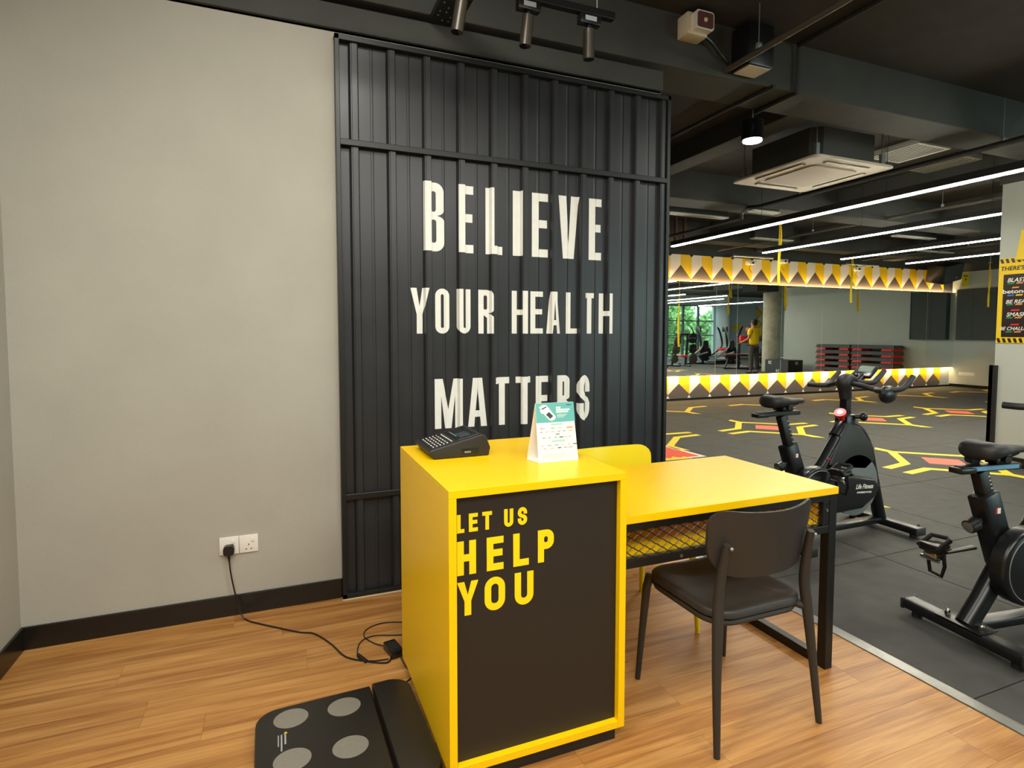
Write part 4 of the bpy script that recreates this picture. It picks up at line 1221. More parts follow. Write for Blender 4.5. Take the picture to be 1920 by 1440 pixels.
# ------------------------------------------------------------------ ceiling cassette unit
t = thing('air_conditioner', (4.73, 4.09, 2.86), 'square beige cassette air conditioner hanging under the dark ceiling', 'air conditioner')
ax0, ax1, ay0, ay1 = 4.245, 5.215, 3.60, 4.585
g = G(); g.prism(rrect(ax0, ay0, ax1, ay1, .05, 6), 2.862, 2.882)
part('fascia', g, MT['acw'], t, smooth=False)
g = G().tube([(a, b, 2.868) for a, b in rrect(ax0, ay0, ax1, ay1, .05, 6)] + [(ax1 - .05 + .05, ay0 + .05, 2.868)], .007, 8)
part('fascia_rim', g, MT['wplast'], t)
g = G(); g.prism(rrect(ax0 + .2, ay0 + .2, ax1 - .2, ay1 - .2, .05, 6), 2.852, 2.862)
part('intake_grille', g, MT['acg'], t, smooth=False)
for (a, b, c_, d) in ((ax0 + .22, ax1 - .22, ay0 + .075, ay0 + .125), (ax0 + .22, ax1 - .22, ay1 - .125, ay1 - .075), (ax0 + .075, ax0 + .125, ay0 + .22, ay1 - .22), (ax1 - .125, ax1 - .075, ay0 + .22, ay1 - .22)):
    part('air_slot', G().box(a, b, c_, d, 2.858, 2.8625), MT['bgloss'], t, smooth=False)
    part('louvre', G().box(a + .004, b - .004, c_ + .012, d - .006, 2.853, 2.8585, bev=.001), MT['acw'], t, smooth=False)
g = G(); bx = [(4.42, 3.69), (5.06, 3.69), (5.14, 3.77), (5.14, 4.42), (5.06, 4.50), (4.42, 4.50), (4.34, 4.42), (4.34, 3.77)]
g.prism(bx, 2.882, 3.16)
part('casing', g, MT['acb'], t, smooth=False)
for q in ((4.33, 3.68), (5.15, 3.68), (5.15, 4.51), (4.33, 4.51)):
    part('bracket', G().box(q[0] - .02, q[0] + .02, q[1] - .015, q[1] + .015, 2.90, 3.0, bev=.002), MT['galv'], t, smooth=False)
    part('threaded_rod', G().cyl((q[0], q[1], 2.9), (q[0], q[1], 3.325), .005, n=8), MT['galv'], t)

# ------------------------------------------------------------------ pipes and ceiling services
def pipe(name, pts, r, m, label, cat='pipe', n=12, hang=(), rod=.003):
    t = thing(name, pts[0], label, cat)
    part('pipe_run', G().tube(pts, r, n), MT[m], t)
    for q in hang:
        part('hanger', G().cyl((q[0], q[1], q[2] + r), (q[0], q[1], 3.33), rod, n=6).box(q[0] - .016, q[0] + .016, q[1] - .012, q[1] + .012, q[2] + r - .004, q[2] + r + .03, bev=.002), MT['galv'], t)
    return t
pipe('ceiling_pipe', [(2.70, 2.998, 3.05), (2.70, 2.2, 3.05), (2.70, .5, 3.05)], .018, 'pipe', 'grey pipe crossing the ceiling in front of the beam, upper right', hang=[(2.70, 2.72, 3.05)])
pipe('conduit', [(3.07, 5.7, 3.0), (3.07, 3.4, 3.0), (3.07, 2.95, 2.995)], .014, 'pipeb', 'thin black conduit running under the beam right of the cladding wall', 'conduit')
pipe('conduit', [(3.30, 1.6, 3.31), (3.30, 2.975, 3.31), (3.30, 2.975, 2.995), (3.30, 3.36, 2.995)], .017, 'pipeb', 'black conduit bending down over the beam edge beside the hanging downlight', 'conduit')
pipe('ceiling_pipe', [(6.0, 9.3, 2.95), (5.98, 6.26, 2.95), (5.9, 6.18, 3.02), (5.62, 5.76, 2.97), (5.62, 5.6, 2.95), (5.68, 1.0, 2.95)], .026, 'pipeb', 'long black pipe with a jog above the nearest linear light', hang=[(5.63, 5.0, 2.95), (5.65, 4.0, 2.95), (5.67, 3.0, 2.95)])
pipe('ceiling_pipe', [(8.2, 9.2, 3.02), (8.2, 1.0, 3.02)], .022, 'pipe', 'thin grey ceiling pipe between the second and third linear lights', hang=[(8.2, 7.0, 3.02), (8.2, 5.0, 3.02)])
pipe('ceiling_pipe', [(12.3, 9.2, 3.02), (12.3, 1.0, 3.02)], .022, 'pipe', 'thin grey ceiling pipe beyond the farthest linear light', hang=[(12.3, 7.0, 3.02)])
for q, x in enumerate((6.12, 6.30, 6.48)):
    pipe('riser_pipe', [(x, 8.1, 3.33), (x, 8.1, 2.86)], .03, 'rpipe', ('left', 'middle', 'right')[q] + ' dull red pipe stub under the ceiling at the end of the cladding wall')
# perforated tray
t = thing('cable_tray', (.85, 2.6, 3.0), 'perforated dark steel cable tray rising above the cladding wall', 'cable tray')
part('tray_base', G().box(.76, .90, 1.6, 2.985, 2.965, 2.968), MT['frame'], t, smooth=False)
part('tray_side', G().box(.757, .76, 1.6, 2.985, 2.965, 3.0).box(.90, .903, 1.6, 2.985, 2.965, 3.0), MT['frame'], t, smooth=False)
g = G()
for i in range(22):
    for j in range(4):
        if (i + j) % 3 == 0: continue
        g.box(.775 + j * .032, .783 + j * .032, 2.1 + i * .04, 2.112 + i * .04, 2.9636, 2.9645)
part('perforation', g, MT['alu'], t, smooth=False, kind='stuff')
# linear diffusers
for q, (x0_, x1_, y_, z_, lab) in enumerate(((4.85, 5.85, 6.42, 2.96, 'pale slot air diffuser above the far half of the nearest linear light'), (5.75, 6.2, 5.86, 2.95, 'short pale slot air diffuser beside the black pipe jog'), (9.6, 10.6, 6.6, 2.99, 'pale slot air diffuser between the second and third linear lights'), (11.8, 12.8, 7.6, 2.99, 'pale slot air diffuser deep in the gym ceiling'), (7.6, 8.5, 7.7, 2.99, 'pale slot air diffuser high above the end of the cladding wall'))):
    t = thing('slot_diffuser', (x0_, y_, z_), lab, 'air vent', 'slot air diffusers in the gym ceiling')
    part('flange', G().box(x0_, x1_, y_ - .06, y_ + .06, z_, z_ + .02, bev=.003), MT['vent'], t, smooth=False)
    part('slot', G().box(x0_ + .02, x1_ - .02, y_ - .006, y_ + .006, z_ - .002, z_ + .001), MT['pipeb'], t, smooth=False)
    part('plenum', G().box(x0_ + .01, x1_ - .01, y_ - .05, y_ + .05, z_ + .02, 3.33), MT['dpside'], t, smooth=False)
for q, (x0_, x1_, y0_, y1_, lab) in enumerate(((6.9, 7.5, 4.0, 4.6, 'perforated square ceiling vent right of the cassette unit'), (6.0, 6.5, 3.9, 4.45, 'dark perforated ceiling vent next to the cassette unit'), (6.2, 6.75, 2.75, 3.3 - .35, 'pale ceiling vent at the right edge above the nearest linear light'))):
    z_ = 3.27
    t = thing('ceiling_vent', (x0_, y0_, z_), lab, 'air vent')
    part('vent_frame', G().box(x0_, x1_, y0_, y1_, z_, 3.33, bev=.004), MT['vent'], t, smooth=False)
    g = G()
    nx_ = 8
    for i in range(nx_):
        a = x0_ + .03 + (x1_ - x0_ - .06) * i / nx_
        g.box(a, a + .02, y0_ + .03, y1_ - .03, z_ - .003, z_ + .001)
    part('vent_slats', g, MT['pipe'], t, smooth=False, kind='stuff')
# emergency sounder box and loudspeaker by the beam
t = thing('horn_speaker', (2.395, 2.93, 3.19), 'white square box with a brown horn face mounted on the beam', 'sounder')
part('back_box', G().box(2.32, 2.47, 2.90, 3.0, 3.17, 3.30, bev=.006), MT['cream'], t)
g = G(); g.prism([(2.345 + a, 3.185 + b) for a, b in rrect(0, .0, .135, .11, .02)], 2.855, 2.90, axis='y')
part('horn_rim', g, MT['wplast'], t, smooth=False)
g = G(); g.prism([(2.355 + a, 3.195 + b) for a, b in rrect(0, 0, .115, .09, .015)], 2.850, 2.856, axis='y')
part('horn_face', g, MT['rpipe'], t, smooth=False)
part('horn_core', G().ball((2.412, 2.852, 3.24), .014), MT['cream'], t)
part('cable', G().tube(smooth_path([(2.475, 2.95, 3.21), (2.56, 2.96, 3.18), (2.64, 2.965, 3.12), (2.70, 2.97, 3.085)], 5), .010, 8), MT['bplast'], label='thick black cable drooping from the white box to the black loudspeaker', cat='cable')
t = thing('loudspeaker', (2.83, 2.9, 3.029), 'black box loudspeaker hanging at the beam behind the grey pipe', 'loudspeaker')
part('cabinet', G().box(2.735, 2.94, 2.83, 2.99, 3.035, 3.30, bev=.012), MT['bplast'], t)
part('base_plate', G().box(2.75, 2.92, 2.845, 2.975, 3.029, 3.035), MT['cream'], t, smooth=False)
part('bracket', G().box(2.82, 2.86, 2.89, 2.93, 3.30, 3.33), MT['bplast'], t, smooth=False)

# black stage speaker near the mirror corner
t = thing('stage_speaker', (14.75, 8.9, 2.56), 'tilted black loudspeaker hung by the right end of the mirror', 'loudspeaker')
cm = Matrix.Translation((14.7, 8.85, 2.82)) @ Matrix.Rotation(math.radians(-12), 4, 'Y') @ Matrix.Rotation(math.radians(14), 4, 'X')
part('cabinet', G().box(-.36, .36, -.2, .2, -.22, .22, bev=.02).xf(cm), MT['bplast'], t)
part('grille', G().box(-.33, .30, -.206, -.199, -.19, .19, bev=.003).xf(cm), MT['dpanel'], t)
part('badge', G().box(.10, .14, -.209, -.205, -.14, -.11).xf(cm), MT['alu'], t)
part('bracket', G().cyl((14.7, 8.85, 3.0), (14.7, 8.85, 3.33), .03, n=10), MT['bplast'], t)
# rolled tubes above the mirror and little cameras
for q, (a, b, zz) in enumerate(((8.6, 9.66, 2.935), (11.85, 12.88, 2.92))):
    t = thing('wall_light_bar', (a, 9.2, zz), ('aluminium bar mounted above the left part of the mirror', 'aluminium bar mounted above the middle of the mirror')[q], 'light bar', 'aluminium bars above the mirror')
    part('tube', G().cyl((a, 9.2, zz), (b, 9.2, zz), .022, n=12), MT['alu'], t)
    part('arm', G().box(a + .1, a + .13, 9.2, 9.43, zz - .01, zz + .01).box(b - .13, b - .1, 9.2, 9.43, zz - .01, zz + .01), MT['galv'], t, smooth=False)
for q, (x, zz, lab) in enumerate(((9.216, 2.83, 'small white camera box left on the patterned band above the mirror'), (10.12, 2.90, 'small white camera box on the patterned band beside the yellow strap'), (12.39, 2.83, 'white dome camera with black eye on the patterned band'))):
    t = thing('security_camera', (x, 9.36, zz), lab, 'camera')
    part('housing', G().box(x - .09, x + .09, 9.30, 9.425, zz - .03, zz + .05, bev=.012), MT['wplast'], t)
    part('lens', G().ball((x, 9.295, zz), .026), MT['bgloss'], t)
    part('wire', G().tube(smooth_path([(x - .03, 9.33, zz - .03), (x - .07, 9.33, zz - .12), (x + .01, 9.33, zz - .2)], 4), .004, 6), MT['bplast'], t)
t = thing('warning_sign', (15.83, 9.05, 2.53), 'small yellow square sign with a black mark at the mirror corner', 'sign')
part('board', G().box(15.72, 15.98, 9.05, 9.06, 2.53, 2.86), MT['py'], t, smooth=False)
part('mark', G().box(15.78, 15.84, 9.047, 9.05, 2.76, 2.80).box(15.86, 15.92, 9.047, 9.05, 2.77, 2.80).ball((15.85, 9.048, 2.70), (.03, .003, .03)), MT['pb'], t, smooth=False)

# yellow straps
def strap(x, y, z0, z1, lab, w_=.052, hook=True):
    t = thing('suspension_strap', (x, y, z0), lab, 'strap', 'yellow training straps hanging from the ceiling')
    g = G(); n = 14
    for s in (-1, 1):
        pts = []
        for i in range(n + 1):
            f = i / n; z = z1 + (z0 - z1) * f
            off = .010 * math.sin(f * PI) * s + .004 * s * f
            pts.append((x + off + .012 * math.sin(f * 7), y + .012 * math.cos(f * 6 + s), z, (.3 + .7 * f) * w_ / 2))
        vs = []
        for (a, b, c_, hw) in pts: vs += [(a - hw, b - .0015, c_), (a + hw, b + .0015, c_), (a + hw, b + .0035, c_), (a - hw, b + .0005, c_)]
        fs = []
        for i in range(n):
            for k in range(4): fs.append((i * 4 + k, i * 4 + (k + 1) % 4, (i + 1) * 4 + (k + 1) % 4, (i + 1) * 4 + k))
        fs += [(0, 1, 2, 3), (n * 4 + 3, n * 4 + 2, n * 4 + 1, n * 4)]
        g.add(vs, fs)
    part('webbing', g, MT['strap'], t, smooth=False)
    part('anchor', G().box(x - .035, x + .035, y - .02, y + .02, z1, z1 + .02, bev=.003).cyl((x, y, z1 + .02), (x, y, max(3.33, z1 + .05)), .008, n=8), MT['galv'], t, smooth=False)
    return t
strap(7.56, 7.07, 2.14, 3.27, 'largest yellow strap, crossing the nearest linear light and hanging over the mirror band', .062)
strap(11.11, 8.5, 2.0, 3.05, 'yellow strap hanging in front of the middle of the mirror', .07)
strap(14.49, 7.8, 1.94, 2.9, 'yellow strap hanging against the dark wall panel by the poster wall', .07)
strap(11.43, 4.2, .94, 2.95, 'long yellow strap seen only in the mirror in front of the windows', .05)
strap(13.47, 4.2, 2.5, 2.95, 'short yellow strap seen only in the mirror, right of a pair', .05)
strap(13.33, 4.25, 1.95, 2.9, 'yellow strap seen only in the mirror, left of a pair', .05)
strap(15.75, 4.25, 2.12, 3.0, 'yellow strap seen only in the mirror beside the concrete column', .05)

# ------------------------------------------------------------------ class poster
XP = 6.948
t = thing('class_poster', (XP, 3.28, 1.26), 'yellow and black class timetable poster with hazard stripes on the grey partition wall', 'poster')
yl, yr, zb, zt_ = 3.655, 2.90, 1.263, 2.132
part('board', G().box(XP - .006, XP, yr, yl, zb, zt_), MT['py'], t, smooth=False)
part('panel', G().box(XP - .008, XP - .006, yr + .03, yl - .045, 1.325, 1.965), MT['pb'], t, smooth=False)
for z0_, z1_ in ((zb + .006, zb + .05), (zt_ - .05, zt_ - .006)):
    k = 0; y = yl
    while y - .045 > yr:
        g = G().prism([(y - .005, z1_), (y - .03, z1_), (y - .045, z0_), (y - .02, z0_)], XP - .0085, XP - .006, axis='x')
        part('hazard_stripe', g, MT['pb'], t, smooth=False); y -= .048
def ptext(s, y, z, h, wdt, m, shear=.15, bold=.0018, name='lettering'):
    me = text_mesh(s, .1, .0003, shear=shear, bold=bold)
    put_mesh(name, me, MT[m], t, (XP - .0088, y, z), (0, -1, 0), (0, 0, 1), scale_to=(wdt, h))
ptext("THERE'S A", 3.635, 2.005, .045, .255, 'pb')
ptext('BLAST', 3.575, 1.885, .042, .165, 'wplast', .3)
ptext('betone', 3.610, 1.770, .042, .21, 'wplast', 0)
ptext('BE READY', 3.580, 1.668, .038, .25, 'wplast', .25)
ptext('SMASH', 3.570, 1.535, .042, .18, 'wplast', .25)
ptext('BE CHALLENGED', 3.625, 1.395, .036, .36, 'wplast', .3)
def bar_(y, z, m, w_=.065):
    g = G().prism([(y, z), (y + .008 - w_, z), (y - w_, z + .014 - .0), (y - .008, z + .014)], XP - .0088, XP - .008, axis='x')
    g = G().prism([(y, z), (y - w_ + .008, z), (y - w_, z + .014), (y - .008, z + .014)], XP - .0088, XP - .008, axis='x')
    part('colour_bar', g, MT[m], t, smooth=False)
for z, m1, m2 in ((1.866, 'pgreen', 'porange'), (1.744, 'pblue', 'py'), (1.650, 'pgreen', 'porange'), (1.516, 'pgreen', 'porange'), (1.372, 'pgreen', 'porange')):
    bar_(3.575, z, m1); bar_(3.50, z, m2)
bar_(3.535, 1.822, 'porange'); bar_(3.535, 1.592, 'pred', .08); bar_(3.535, 1.446, 'pred', .08)
t = thing('hanging_tag', (6.93, 3.42, 2.14), 'yellow tapering tag hanging over the top corner of the poster', 'tag')
part('tag', G().prism([(3.508, 2.105), (3.36, 2.10), (3.40, 2.40), (3.465, 2.40)], 6.925, 6.935, axis='x'), MT['py'], t, smooth=False)
# ------------------------------------------------------------------ behind the camera, seen in the mirror
def step_platform(x, y, z, L, label, g_):
    t = thing('aerobic_step', (x, y, z), label, 'aerobic step', g_)
    g = G()
    def tp(y0, y1, z0, z1, ins, d, m_):
        gg = G(); vs = [(x - .2 - ins, y0 - ins, z0), (x + .2 + ins, y0 - ins, z0), (x + .2 + ins, y1 + ins, z0), (x - .2 - ins, y1 + ins, z0), (x - .2, y0, z1), (x + .2, y0, z1), (x + .2, y1, z1), (x - .2, y1, z1)]
        gg.add(vs, [(0, 3, 2, 1), (4, 5, 6, 7), (0, 1, 5, 4), (1, 2, 6, 5), (2, 3, 7, 6), (3, 0, 4, 7)])
        return part(d, gg, MT[m_], t, smooth=False)
    tp(y - L / 2, y + L / 2, z + .065, z + .155, .028, 'platform', 'stepb')
    for s in (-1, 1):
        yc = y + s * (L / 2 - .17)
        tp(yc - .12, yc + .12, z, z + .095, .036, 'riser', 'stepr')
    part('mat_top', G().box(x - .19, x + .19, y - L / 2 + .01, y + L / 2 - .01, z + .155, z + .16), MT['bplast2'], t, smooth=False)
    return t
nm = ['lowest', 'second lowest', 'third lowest', 'third from the top', 'second from the top', 'topmost']
for q, (yc, L) in enumerate(((7.48, 1.22), (6.24, 1.10))):
    for k in range(6):
        step_platform(15.74, yc, k * .172 + .002, L, nm[k] + (' red and black aerobic step of the right stack in the mirror', ' red and black aerobic step of the left stack in the mirror')[q], 'stacked aerobic steps')
t = thing('plyometric_box', (15.2, 4.7, 0), 'black plyometric jump box with white numbers, seen in the mirror by the concrete column', 'plyo box')
part('box_shell', G().box(14.92, 15.55, 4.25, 5.18, 0, .50, bev=.006), MT['boxb'], t, smooth=False)
for s_, yy_, zz in (('20', 4.40, .36), ('24', 4.72, .1)):
    put_mesh('printed_number', text_mesh(s_, .14, .0004, bold=.003), MT['wplast'], t, (14.919, yy_ + .12, zz), (0, -1, 0), (0, 0, 1))
put_mesh('printed_number', text_mesh('30', .13, .0004, bold=.003), MT['wplast'], t, (15.35, 5.181, .36), (-1, 0, 0), (0, 0, 1))

def skin_mesh(name, verts, edges, rad, m, parent, root=0, sub=2):
    me = bpy.data.meshes.new(name)
    me.from_pydata([tuple(v) for v in verts], edges, [])
    o = bpy.data.objects.new(name, me); COL.objects.link(o)
    o.modifiers.new('s', 'SKIN')
    sv = me.skin_vertices[0].data
    for i, r in enumerate(rad):
        sv[i].radius = r if isinstance(r, tuple) else (r, r)
        sv[i].use_root = (i == root)
    ss = o.modifiers.new('u', 'SUBSURF'); ss.levels = sub; ss.render_levels = sub
    dg = bpy.context.evaluated_depsgraph_get()
    m2 = bpy.data.meshes.new_from_object(o.evaluated_get(dg))
    bpy.data.objects.remove(o)
    m2.materials.clear(); m2.materials.append(m)
    m2.polygons.foreach_set('use_smooth', [True] * len(m2.polygons))
    m2.name = name
    o2 = bpy.data.objects.new(name, m2); link(o2, parent)
    ORG[o2.name] = (0, 0, 0)
    return o2
per = thing('person', (14.9, 3.76, 0), 'person in a yellow t-shirt and grey trousers standing with back turned, seen in the mirror', 'person')
#         pelvis, waist, chest, neck base, neck, head base
V = [(0, -.02, .98), (0, .01, 1.12), (0, .01, 1.34), (0, .02, 1.50), (-.01, 0, 1.57), (-.02, -.01, 1.66), (-.02, -.01, 1.73),
     (-.19, .02, 1.46), (-.25, .03, 1.18), (-.37, -.14, 1.06), (-.42, -.20, 1.03),
     (.19, .02, 1.46), (.26, -.02, 1.18), (.22, -.22, 1.05), (.20, -.29, 1.03),
     (-.10, 0, .92), (-.11, 0, .52), (-.12, .03, .09), (-.13, -.10, .04),
     (.10, 0, .92), (.13, 0, .52), (.15, .03, .09), (.17, -.10, .04)]
Eg = [(0, 1), (1, 2), (2, 3), (3, 4), (4, 5), (5, 6), (3, 7), (7, 8), (8, 9), (9, 10), (3, 11), (11, 12), (12, 13), (13, 14), (0, 15), (15, 16), (16, 17), (17, 18), (0, 19), (19, 20), (20, 21), (21, 22)]
Rd = [(.07, .05), (.09, .07), (.14, .09), (.10, .08), .055, (.075, .09), (.068, .08), .06, .045, .035, .026, .06, .045, .035, .026, .045, .045, .04, .035, .045, .045, .04, .035]
skin_mesh('body', V, Eg, Rd, MT['skin'], per)
for s, hx in ((-1, (-.42, -.20, 1.03)), (1, (.20, -.29, 1.03))):
    for k in range(4):
        o_ = -.024 + k * .016
        a = Vector(hx)
        d = Vector((-.3, -.8, -.3)).normalized(); sd_ = Vector((.9, -.3, 0)).normalized()
        p0 = a + sd_ * o_ * .8; L_ = (.075, .085, .08, .065)[k]
        g = G().tube([p0, p0 + d * L_ * .55, p0 + d * L_ * .85 + Vector((0, 0, -.025))], [.009, .008, .006], 8)
        part('finger', g, MT['skin'], per, world=False)
    g = G().tube([a + sd_ * .02, a + sd_ * .045 + d * .02, a + sd_ * .045 + d * .05], [.011, .009, .007], 8)
    part('thumb', g, MT['skin'], per, world=False)
skin_mesh('t_shirt', [(0, .0, .93), (0, .01, 1.12), (0, .01, 1.34), (0, .02, 1.49), (-.19, .02, 1.46), (-.235, .027, 1.27), (.19, .02, 1.46), (.245, 0, 1.27)],
          [(0, 1), (1, 2), (2, 3), (3, 4), (4, 5), (3, 6), (6, 7)], [(.205, .165), (.175, .14), (.19, .14), (.11, .09), .086, .075, .082, .075], MT['shirt'], per)
skin_mesh('trousers', [(0, 0, 1.0), (-.095, 0, .88), (-.11, 0, .52), (-.12, .03, .10), (.095, 0, .88), (.13, 0, .52), (.15, .03, .10)],
          [(0, 1), (1, 2), (2, 3), (0, 4), (4, 5), (5, 6)], [(.165, .13), .112, .085, .068, .112, .085, .068], MT['trouser'], per)
g = G().ball((-.008, .018, 1.735), (.098, .108, .100), n=18, m=12).ball((0, .045, 1.68), (.078, .07, .07), n=16, m=10)
part('hair', g, MT['hair'], per, world=False)
for s, ex in ((-1, -.095), (1, .06)):
    part('ear', G().ball((ex, .0, 1.69), (.012, .02, .03)), MT['skin'], per, world=False)
part('nose', G().ball((-.06, -.095, 1.685), (.014, .018, .02)), MT['skin'], per, world=False)
part('eye', G().ball((-.075, -.075, 1.705), .010).ball((-.02, -.09, 1.705), .010), MT['bgloss'], per, world=False)
part('mouth', G().ball((-.045, -.088, 1.645), (.022, .008, .005)), MT['red'], per, world=False)
part('shirt_print', G().box(-.07, .07, .128, .134, 1.385, 1.40, bev=.001), MT['trouser'], per, world=False)
for s in (-1, 1):
    g = G().ball((s * .14, -.06, .045), (.05, .14, .045), n=16, m=8)
    part('shoe', g, MT['bplast2'], per, world=False)

# strength machines
def disc(c, ax, r, th, m, t, name='weight_plate'):
    c = Vector(c); ax = Vector(ax).normalized()
    part(name, G().tube([c - ax * th / 2, c + ax * th / 2], r, 24), MT[m], t)
def machine(x, y, label, kind):
    t = thing('strength_machine', (x, y, 0), label, 'gym machine', 'strength machines seen in the mirror')
    def b(name, p0, p1, r, m): return part(name, G().tube([p0, p1], r, 8), MT[m], t)
    if kind == 'bench':
        for dx in (-.55, .55):
            b('upright', (x + dx * .5 - .1, y, .03), (x + dx * .5 - .1, y, 1.15), .05, 'bike')
            b('foot_bar', (x + dx * .5 - .1, y - .5, .03), (x + dx * .5 - .1, y + .5, .03), .035, 'bike')
        b('curved_leg', (x - 1.05, y, .03), (x - .85, y, .48), .035, 'bike')
        b('base_rail', (x - 1.1, y, .03), (x + .9, y, .03), .035, 'bike')
        part('bench_pad', G().box(x - 1.15, x + .95, y - .15, y + .15, .47, .57, bev=.03), MT['padb'], t)
        part('red_pad', G().box(x - .45, x + .30, y + .05, y + .16, .98, 1.28, bev=.04), MT['padr'], t)
        part('red_pad', G().box(x + .0, x + .35, y - .1, y + .1, 1.42, 1.58, bev=.04), MT['padr'], t)
        b('lever_arm', (x - .45, y, 1.2), (x - .25, y, 1.62), .05, 'bike'); b('lever_arm', (x + .3, y, 1.25), (x + .55, y, .9), .05, 'bike')
        for dz in (.3, .62): disc((x + .75, y + .1, dz), (.2, 1, 0), .17, .06, 'bplast', t)
    elif kind == 'rack':
        for dx in (-.6, .6):
            b('upright', (x + dx, y, .02), (x + dx, y - .15, 1.2), .035, 'bike'); b('foot_bar', (x + dx, y - .35, .03), (x + dx, y + .35, .03), .035, 'bike')
        for k, zz in enumerate((.35, .72, 1.08)):
            b('shelf_rail', (x - .62, y + .08, zz), (x + .62, y + .08, zz), .022, 'galv'); b('shelf_rail', (x - .62, y - .1, zz + .05), (x + .62, y - .1, zz + .05), .022, 'galv')
        for k, zz in enumerate((.35, .72, 1.08)):
            for j in range(4):
                xx = x - .45 + j * .3
                tt = thing('dumbbell', (xx, y, zz + .09), 'black dumbbell, %s on the %s rack shelf in the mirror' % (('leftmost', 'second from the left', 'third from the left', 'rightmost')[j], ('lowest', 'middle', 'top')[k]), 'dumbbell', 'dumbbells on the %s rack shelf in the mirror' % ('lowest', 'middle', 'top')[k])
                part('head', G().cyl((xx, y - .13, zz + .09), (xx, y - .04, zz + .09), .065, n=12), MT['bplast'], tt)
                part('head', G().cyl((xx, y + .05, zz + .09), (xx, y + .14, zz + .09), .065, n=12), MT['bplast'], tt)
                part('grip', G().cyl((xx, y - .04, zz + .09), (xx, y + .05, zz + .09), .016, n=8), MT['galv'], tt)
    elif kind == 'tree':
        b('upright', (x, y, .03), (x + .1, y, 1.35), .055, 'bike'); b('upright', (x - .7, y, .03), (x - .25, y, 1.35), .05, 'bike')
        b('cross_beam', (x - .3, y, 1.33), (x + .5, y, 1.30), .045, 'bike'); b('foot_bar', (x - .8, y - .3, .03), (x - .5, y + .3, .03), .04, 'bike'); b('foot_bar', (x + .05, y - .35, .03), (x - .05, y + .35, .03), .04, 'bike')
        for (dx, dz, r_, m_) in ((-.55, 1.05, .19, 'plate'), (-.62, .70, .20, 'plate'), (-.68, .32, .18, 'plate'), (.2, 1.15, .22, 'bplast'), (.22, .72, .20, 'bplast'), (.25, .30, .22, 'plate')):
            disc((x + dx, y + .16, dz), (.15, 1, 0), r_, .07, m_, t)
            b('plate_horn', (x + dx, y, dz), (x + dx, y + .3, dz), .022, 'chrome')
        part('seat_pad', G().box(x - .35, x - .02, y - .1, y + .2, .38, .46, bev=.03), MT['padr'], t)
    else:
        b('base_rail', (x - .7, y, .04), (x + .7, y, .04), .045, 'bike'); b('foot_bar', (x - .7, y - .3, .04), (x - .7, y + .3, .04), .045, 'bike'); b('foot_bar', (x + .7, y - .3, .04), (x + .7, y + .3, .04), .045, 'bike')
        b('mast', (x + .35, y, .04), (x + .15, y, 1.45), .05, 'bike')
        for s in (-1, 1):
            part('swing_arm', G().tube(smooth_path([(x - .5, y + s * .2, .35), (x + .1, y + s * .22, .75), (x + .05, y + s * .22, 1.25), (x - .15, y + s * .2, 1.62)], 4), .028, 8), MT['galv' if s > 0 else 'bike'], t)
            b('pedal_bar', (x - .6, y + s * .18, .28), (x + .45, y + s * .18, .52), .035, 'galv')
        disc((x + .45, y, .45), (0, 1, 0), .32, .12, 'bplast', t, 'drive_wheel')
        disc((x + .42, y + .08, .85), (.3, 1, 0), .20, .05, 'bplast', t)
        part('display_head', G().box(x + .05, x + .12, y - .15, y + .15, 1.42, 1.66, bev=.02), MT['bplast'], t)
        part('seat_pad', G().box(x - .25, x + .1, y - .12, y + .12, .6, .68, bev=.03), MT['padr'], t)
machine(16.75, 1.55, 'bench machine with red pads on black posts, seen in the mirror left of the person', 'bench')
machine(13.65, -.35, 'rack machine with dark shelves at the left edge of the mirror', 'rack')
machine(15.6, -.6, 'plate loaded machine with olive discs, seen in the mirror in front of the windows', 'tree')
machine(17.0, -1.6, 'black cross trainer seen in the mirror behind the olive discs', 'trainer')
machine(18.1, -1.2, 'black cross trainer seen in the mirror beside the pale wall', 'trainer')
machine(19.4, -2.6, 'black cross trainer farthest back between wall and bench in the mirror', 'trainer')
t = thing('wall_notice', (23.2, -5.78, 1.75), 'small yellow notice on the pale far wall, seen in the mirror', 'sign')
part('board', G().box(22.95, 23.5, -5.80, -5.785, 1.5, 1.85), MT['py'], t, smooth=False)
t = thing('fan_coil_box', (13.7, 5.2, 2.6), 'grey ceiling service box seen in the mirror above the concrete column', 'duct box')
part('box_case', G().box(13.25, 14.1, 4.9, 5.5, 2.62, 3.0, bev=.01), MT['beam'], t, smooth=False)
part('box_hanger', G().box(13.4, 13.44, 5.15, 5.2, 3.0, 3.33).box(13.9, 13.94, 5.15, 5.2, 3.0, 3.33), MT['beam'], t, smooth=False)

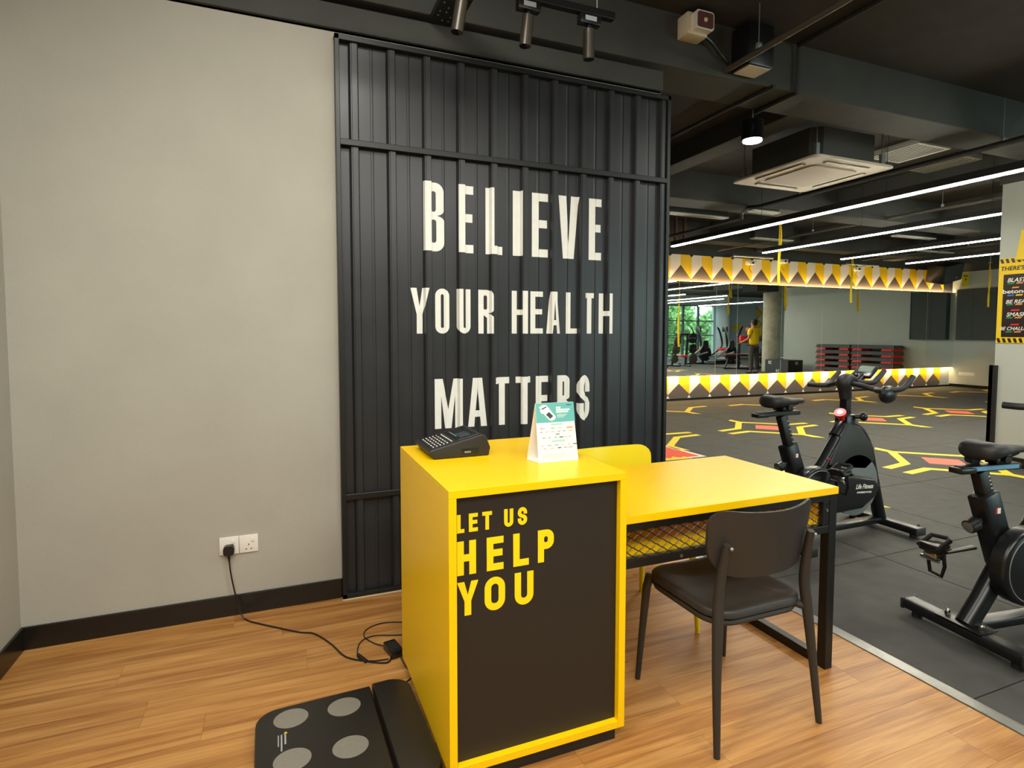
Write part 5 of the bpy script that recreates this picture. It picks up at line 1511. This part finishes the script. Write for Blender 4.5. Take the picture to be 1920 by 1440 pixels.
# trees outside the windows
def tree(x, y, h, r, label, seed):
    random.seed(seed)
    t = thing('tree', (x, y, -.15), label, 'tree', 'trees outside the far windows')
    part('trunk', G().tube([(x, y, -.15), (x + .1, y, h * .4), (x, y + .1, h * .75)], [.16, .12, .05], 10), MT['bark'], t)
    g = G()
    for _ in range(2600):
        u = random.uniform(-1, 1); a = random.uniform(0, 2 * PI); rr = r * random.uniform(.55, 1.0) ** .6
        q = math.sqrt(1 - u * u)
        c = Vector((x + rr * q * math.cos(a), y + rr * q * math.sin(a) * .8, h * .55 + rr * u * h * .5 / r))
        c += Vector((random.gauss(0, .1), random.gauss(0, .1), random.gauss(0, .1)))
        if c.z < -.1: continue
        d1 = Vector((random.gauss(0, 1), random.gauss(0, 1), random.gauss(0, 1))).normalized() * .15
        d2 = d1.cross(Vector((random.gauss(0, 1), random.gauss(0, 1), random.gauss(0, 1)))).normalized() * .09
        g.add([c - d1, c + d2, c + d1, c - d2], [(0, 1, 2, 3)])
    part('foliage', g, MT['leaf'], t, smooth=False, kind='stuff')
tree(18.9, -9.0, 3.6, 1.35, 'bushy light green tree outside the left mirrored windows', 11)
tree(22.0, -9.6, 3.4, 1.3, 'bushy light green tree outside the right mirrored windows', 12)
tree(15.6, -10.0, 4.2, 1.5, 'light green tree outside, left of the mirrored window view', 13)
tree(25.2, -9.8, 2.6, 1.2, 'low green tree outside behind the pale far wall', 14)
random.seed(21)
g = G()
for _ in range(9000):
    x = random.uniform(12, 32); z = random.uniform(-.1, 2.4 + .5 * math.sin(x * 1.3)); y = -13.5 + random.gauss(0, .25)
    c = Vector((x, y, z))
    d1 = Vector((random.gauss(0, 1), random.gauss(0, 1), random.gauss(0, 1))).normalized() * .16
    d2 = d1.cross(Vector((random.gauss(0, 1), random.gauss(0, 1), random.gauss(0, 1)))).normalized() * .11
    g.add([c - d1, c + d2, c + d1, c - d2], [(0, 1, 2, 3)])
part('hedge', g, MT['leaf'], label='green hedge behind the trees outside the far windows', cat='hedge', smooth=False, kind='stuff')
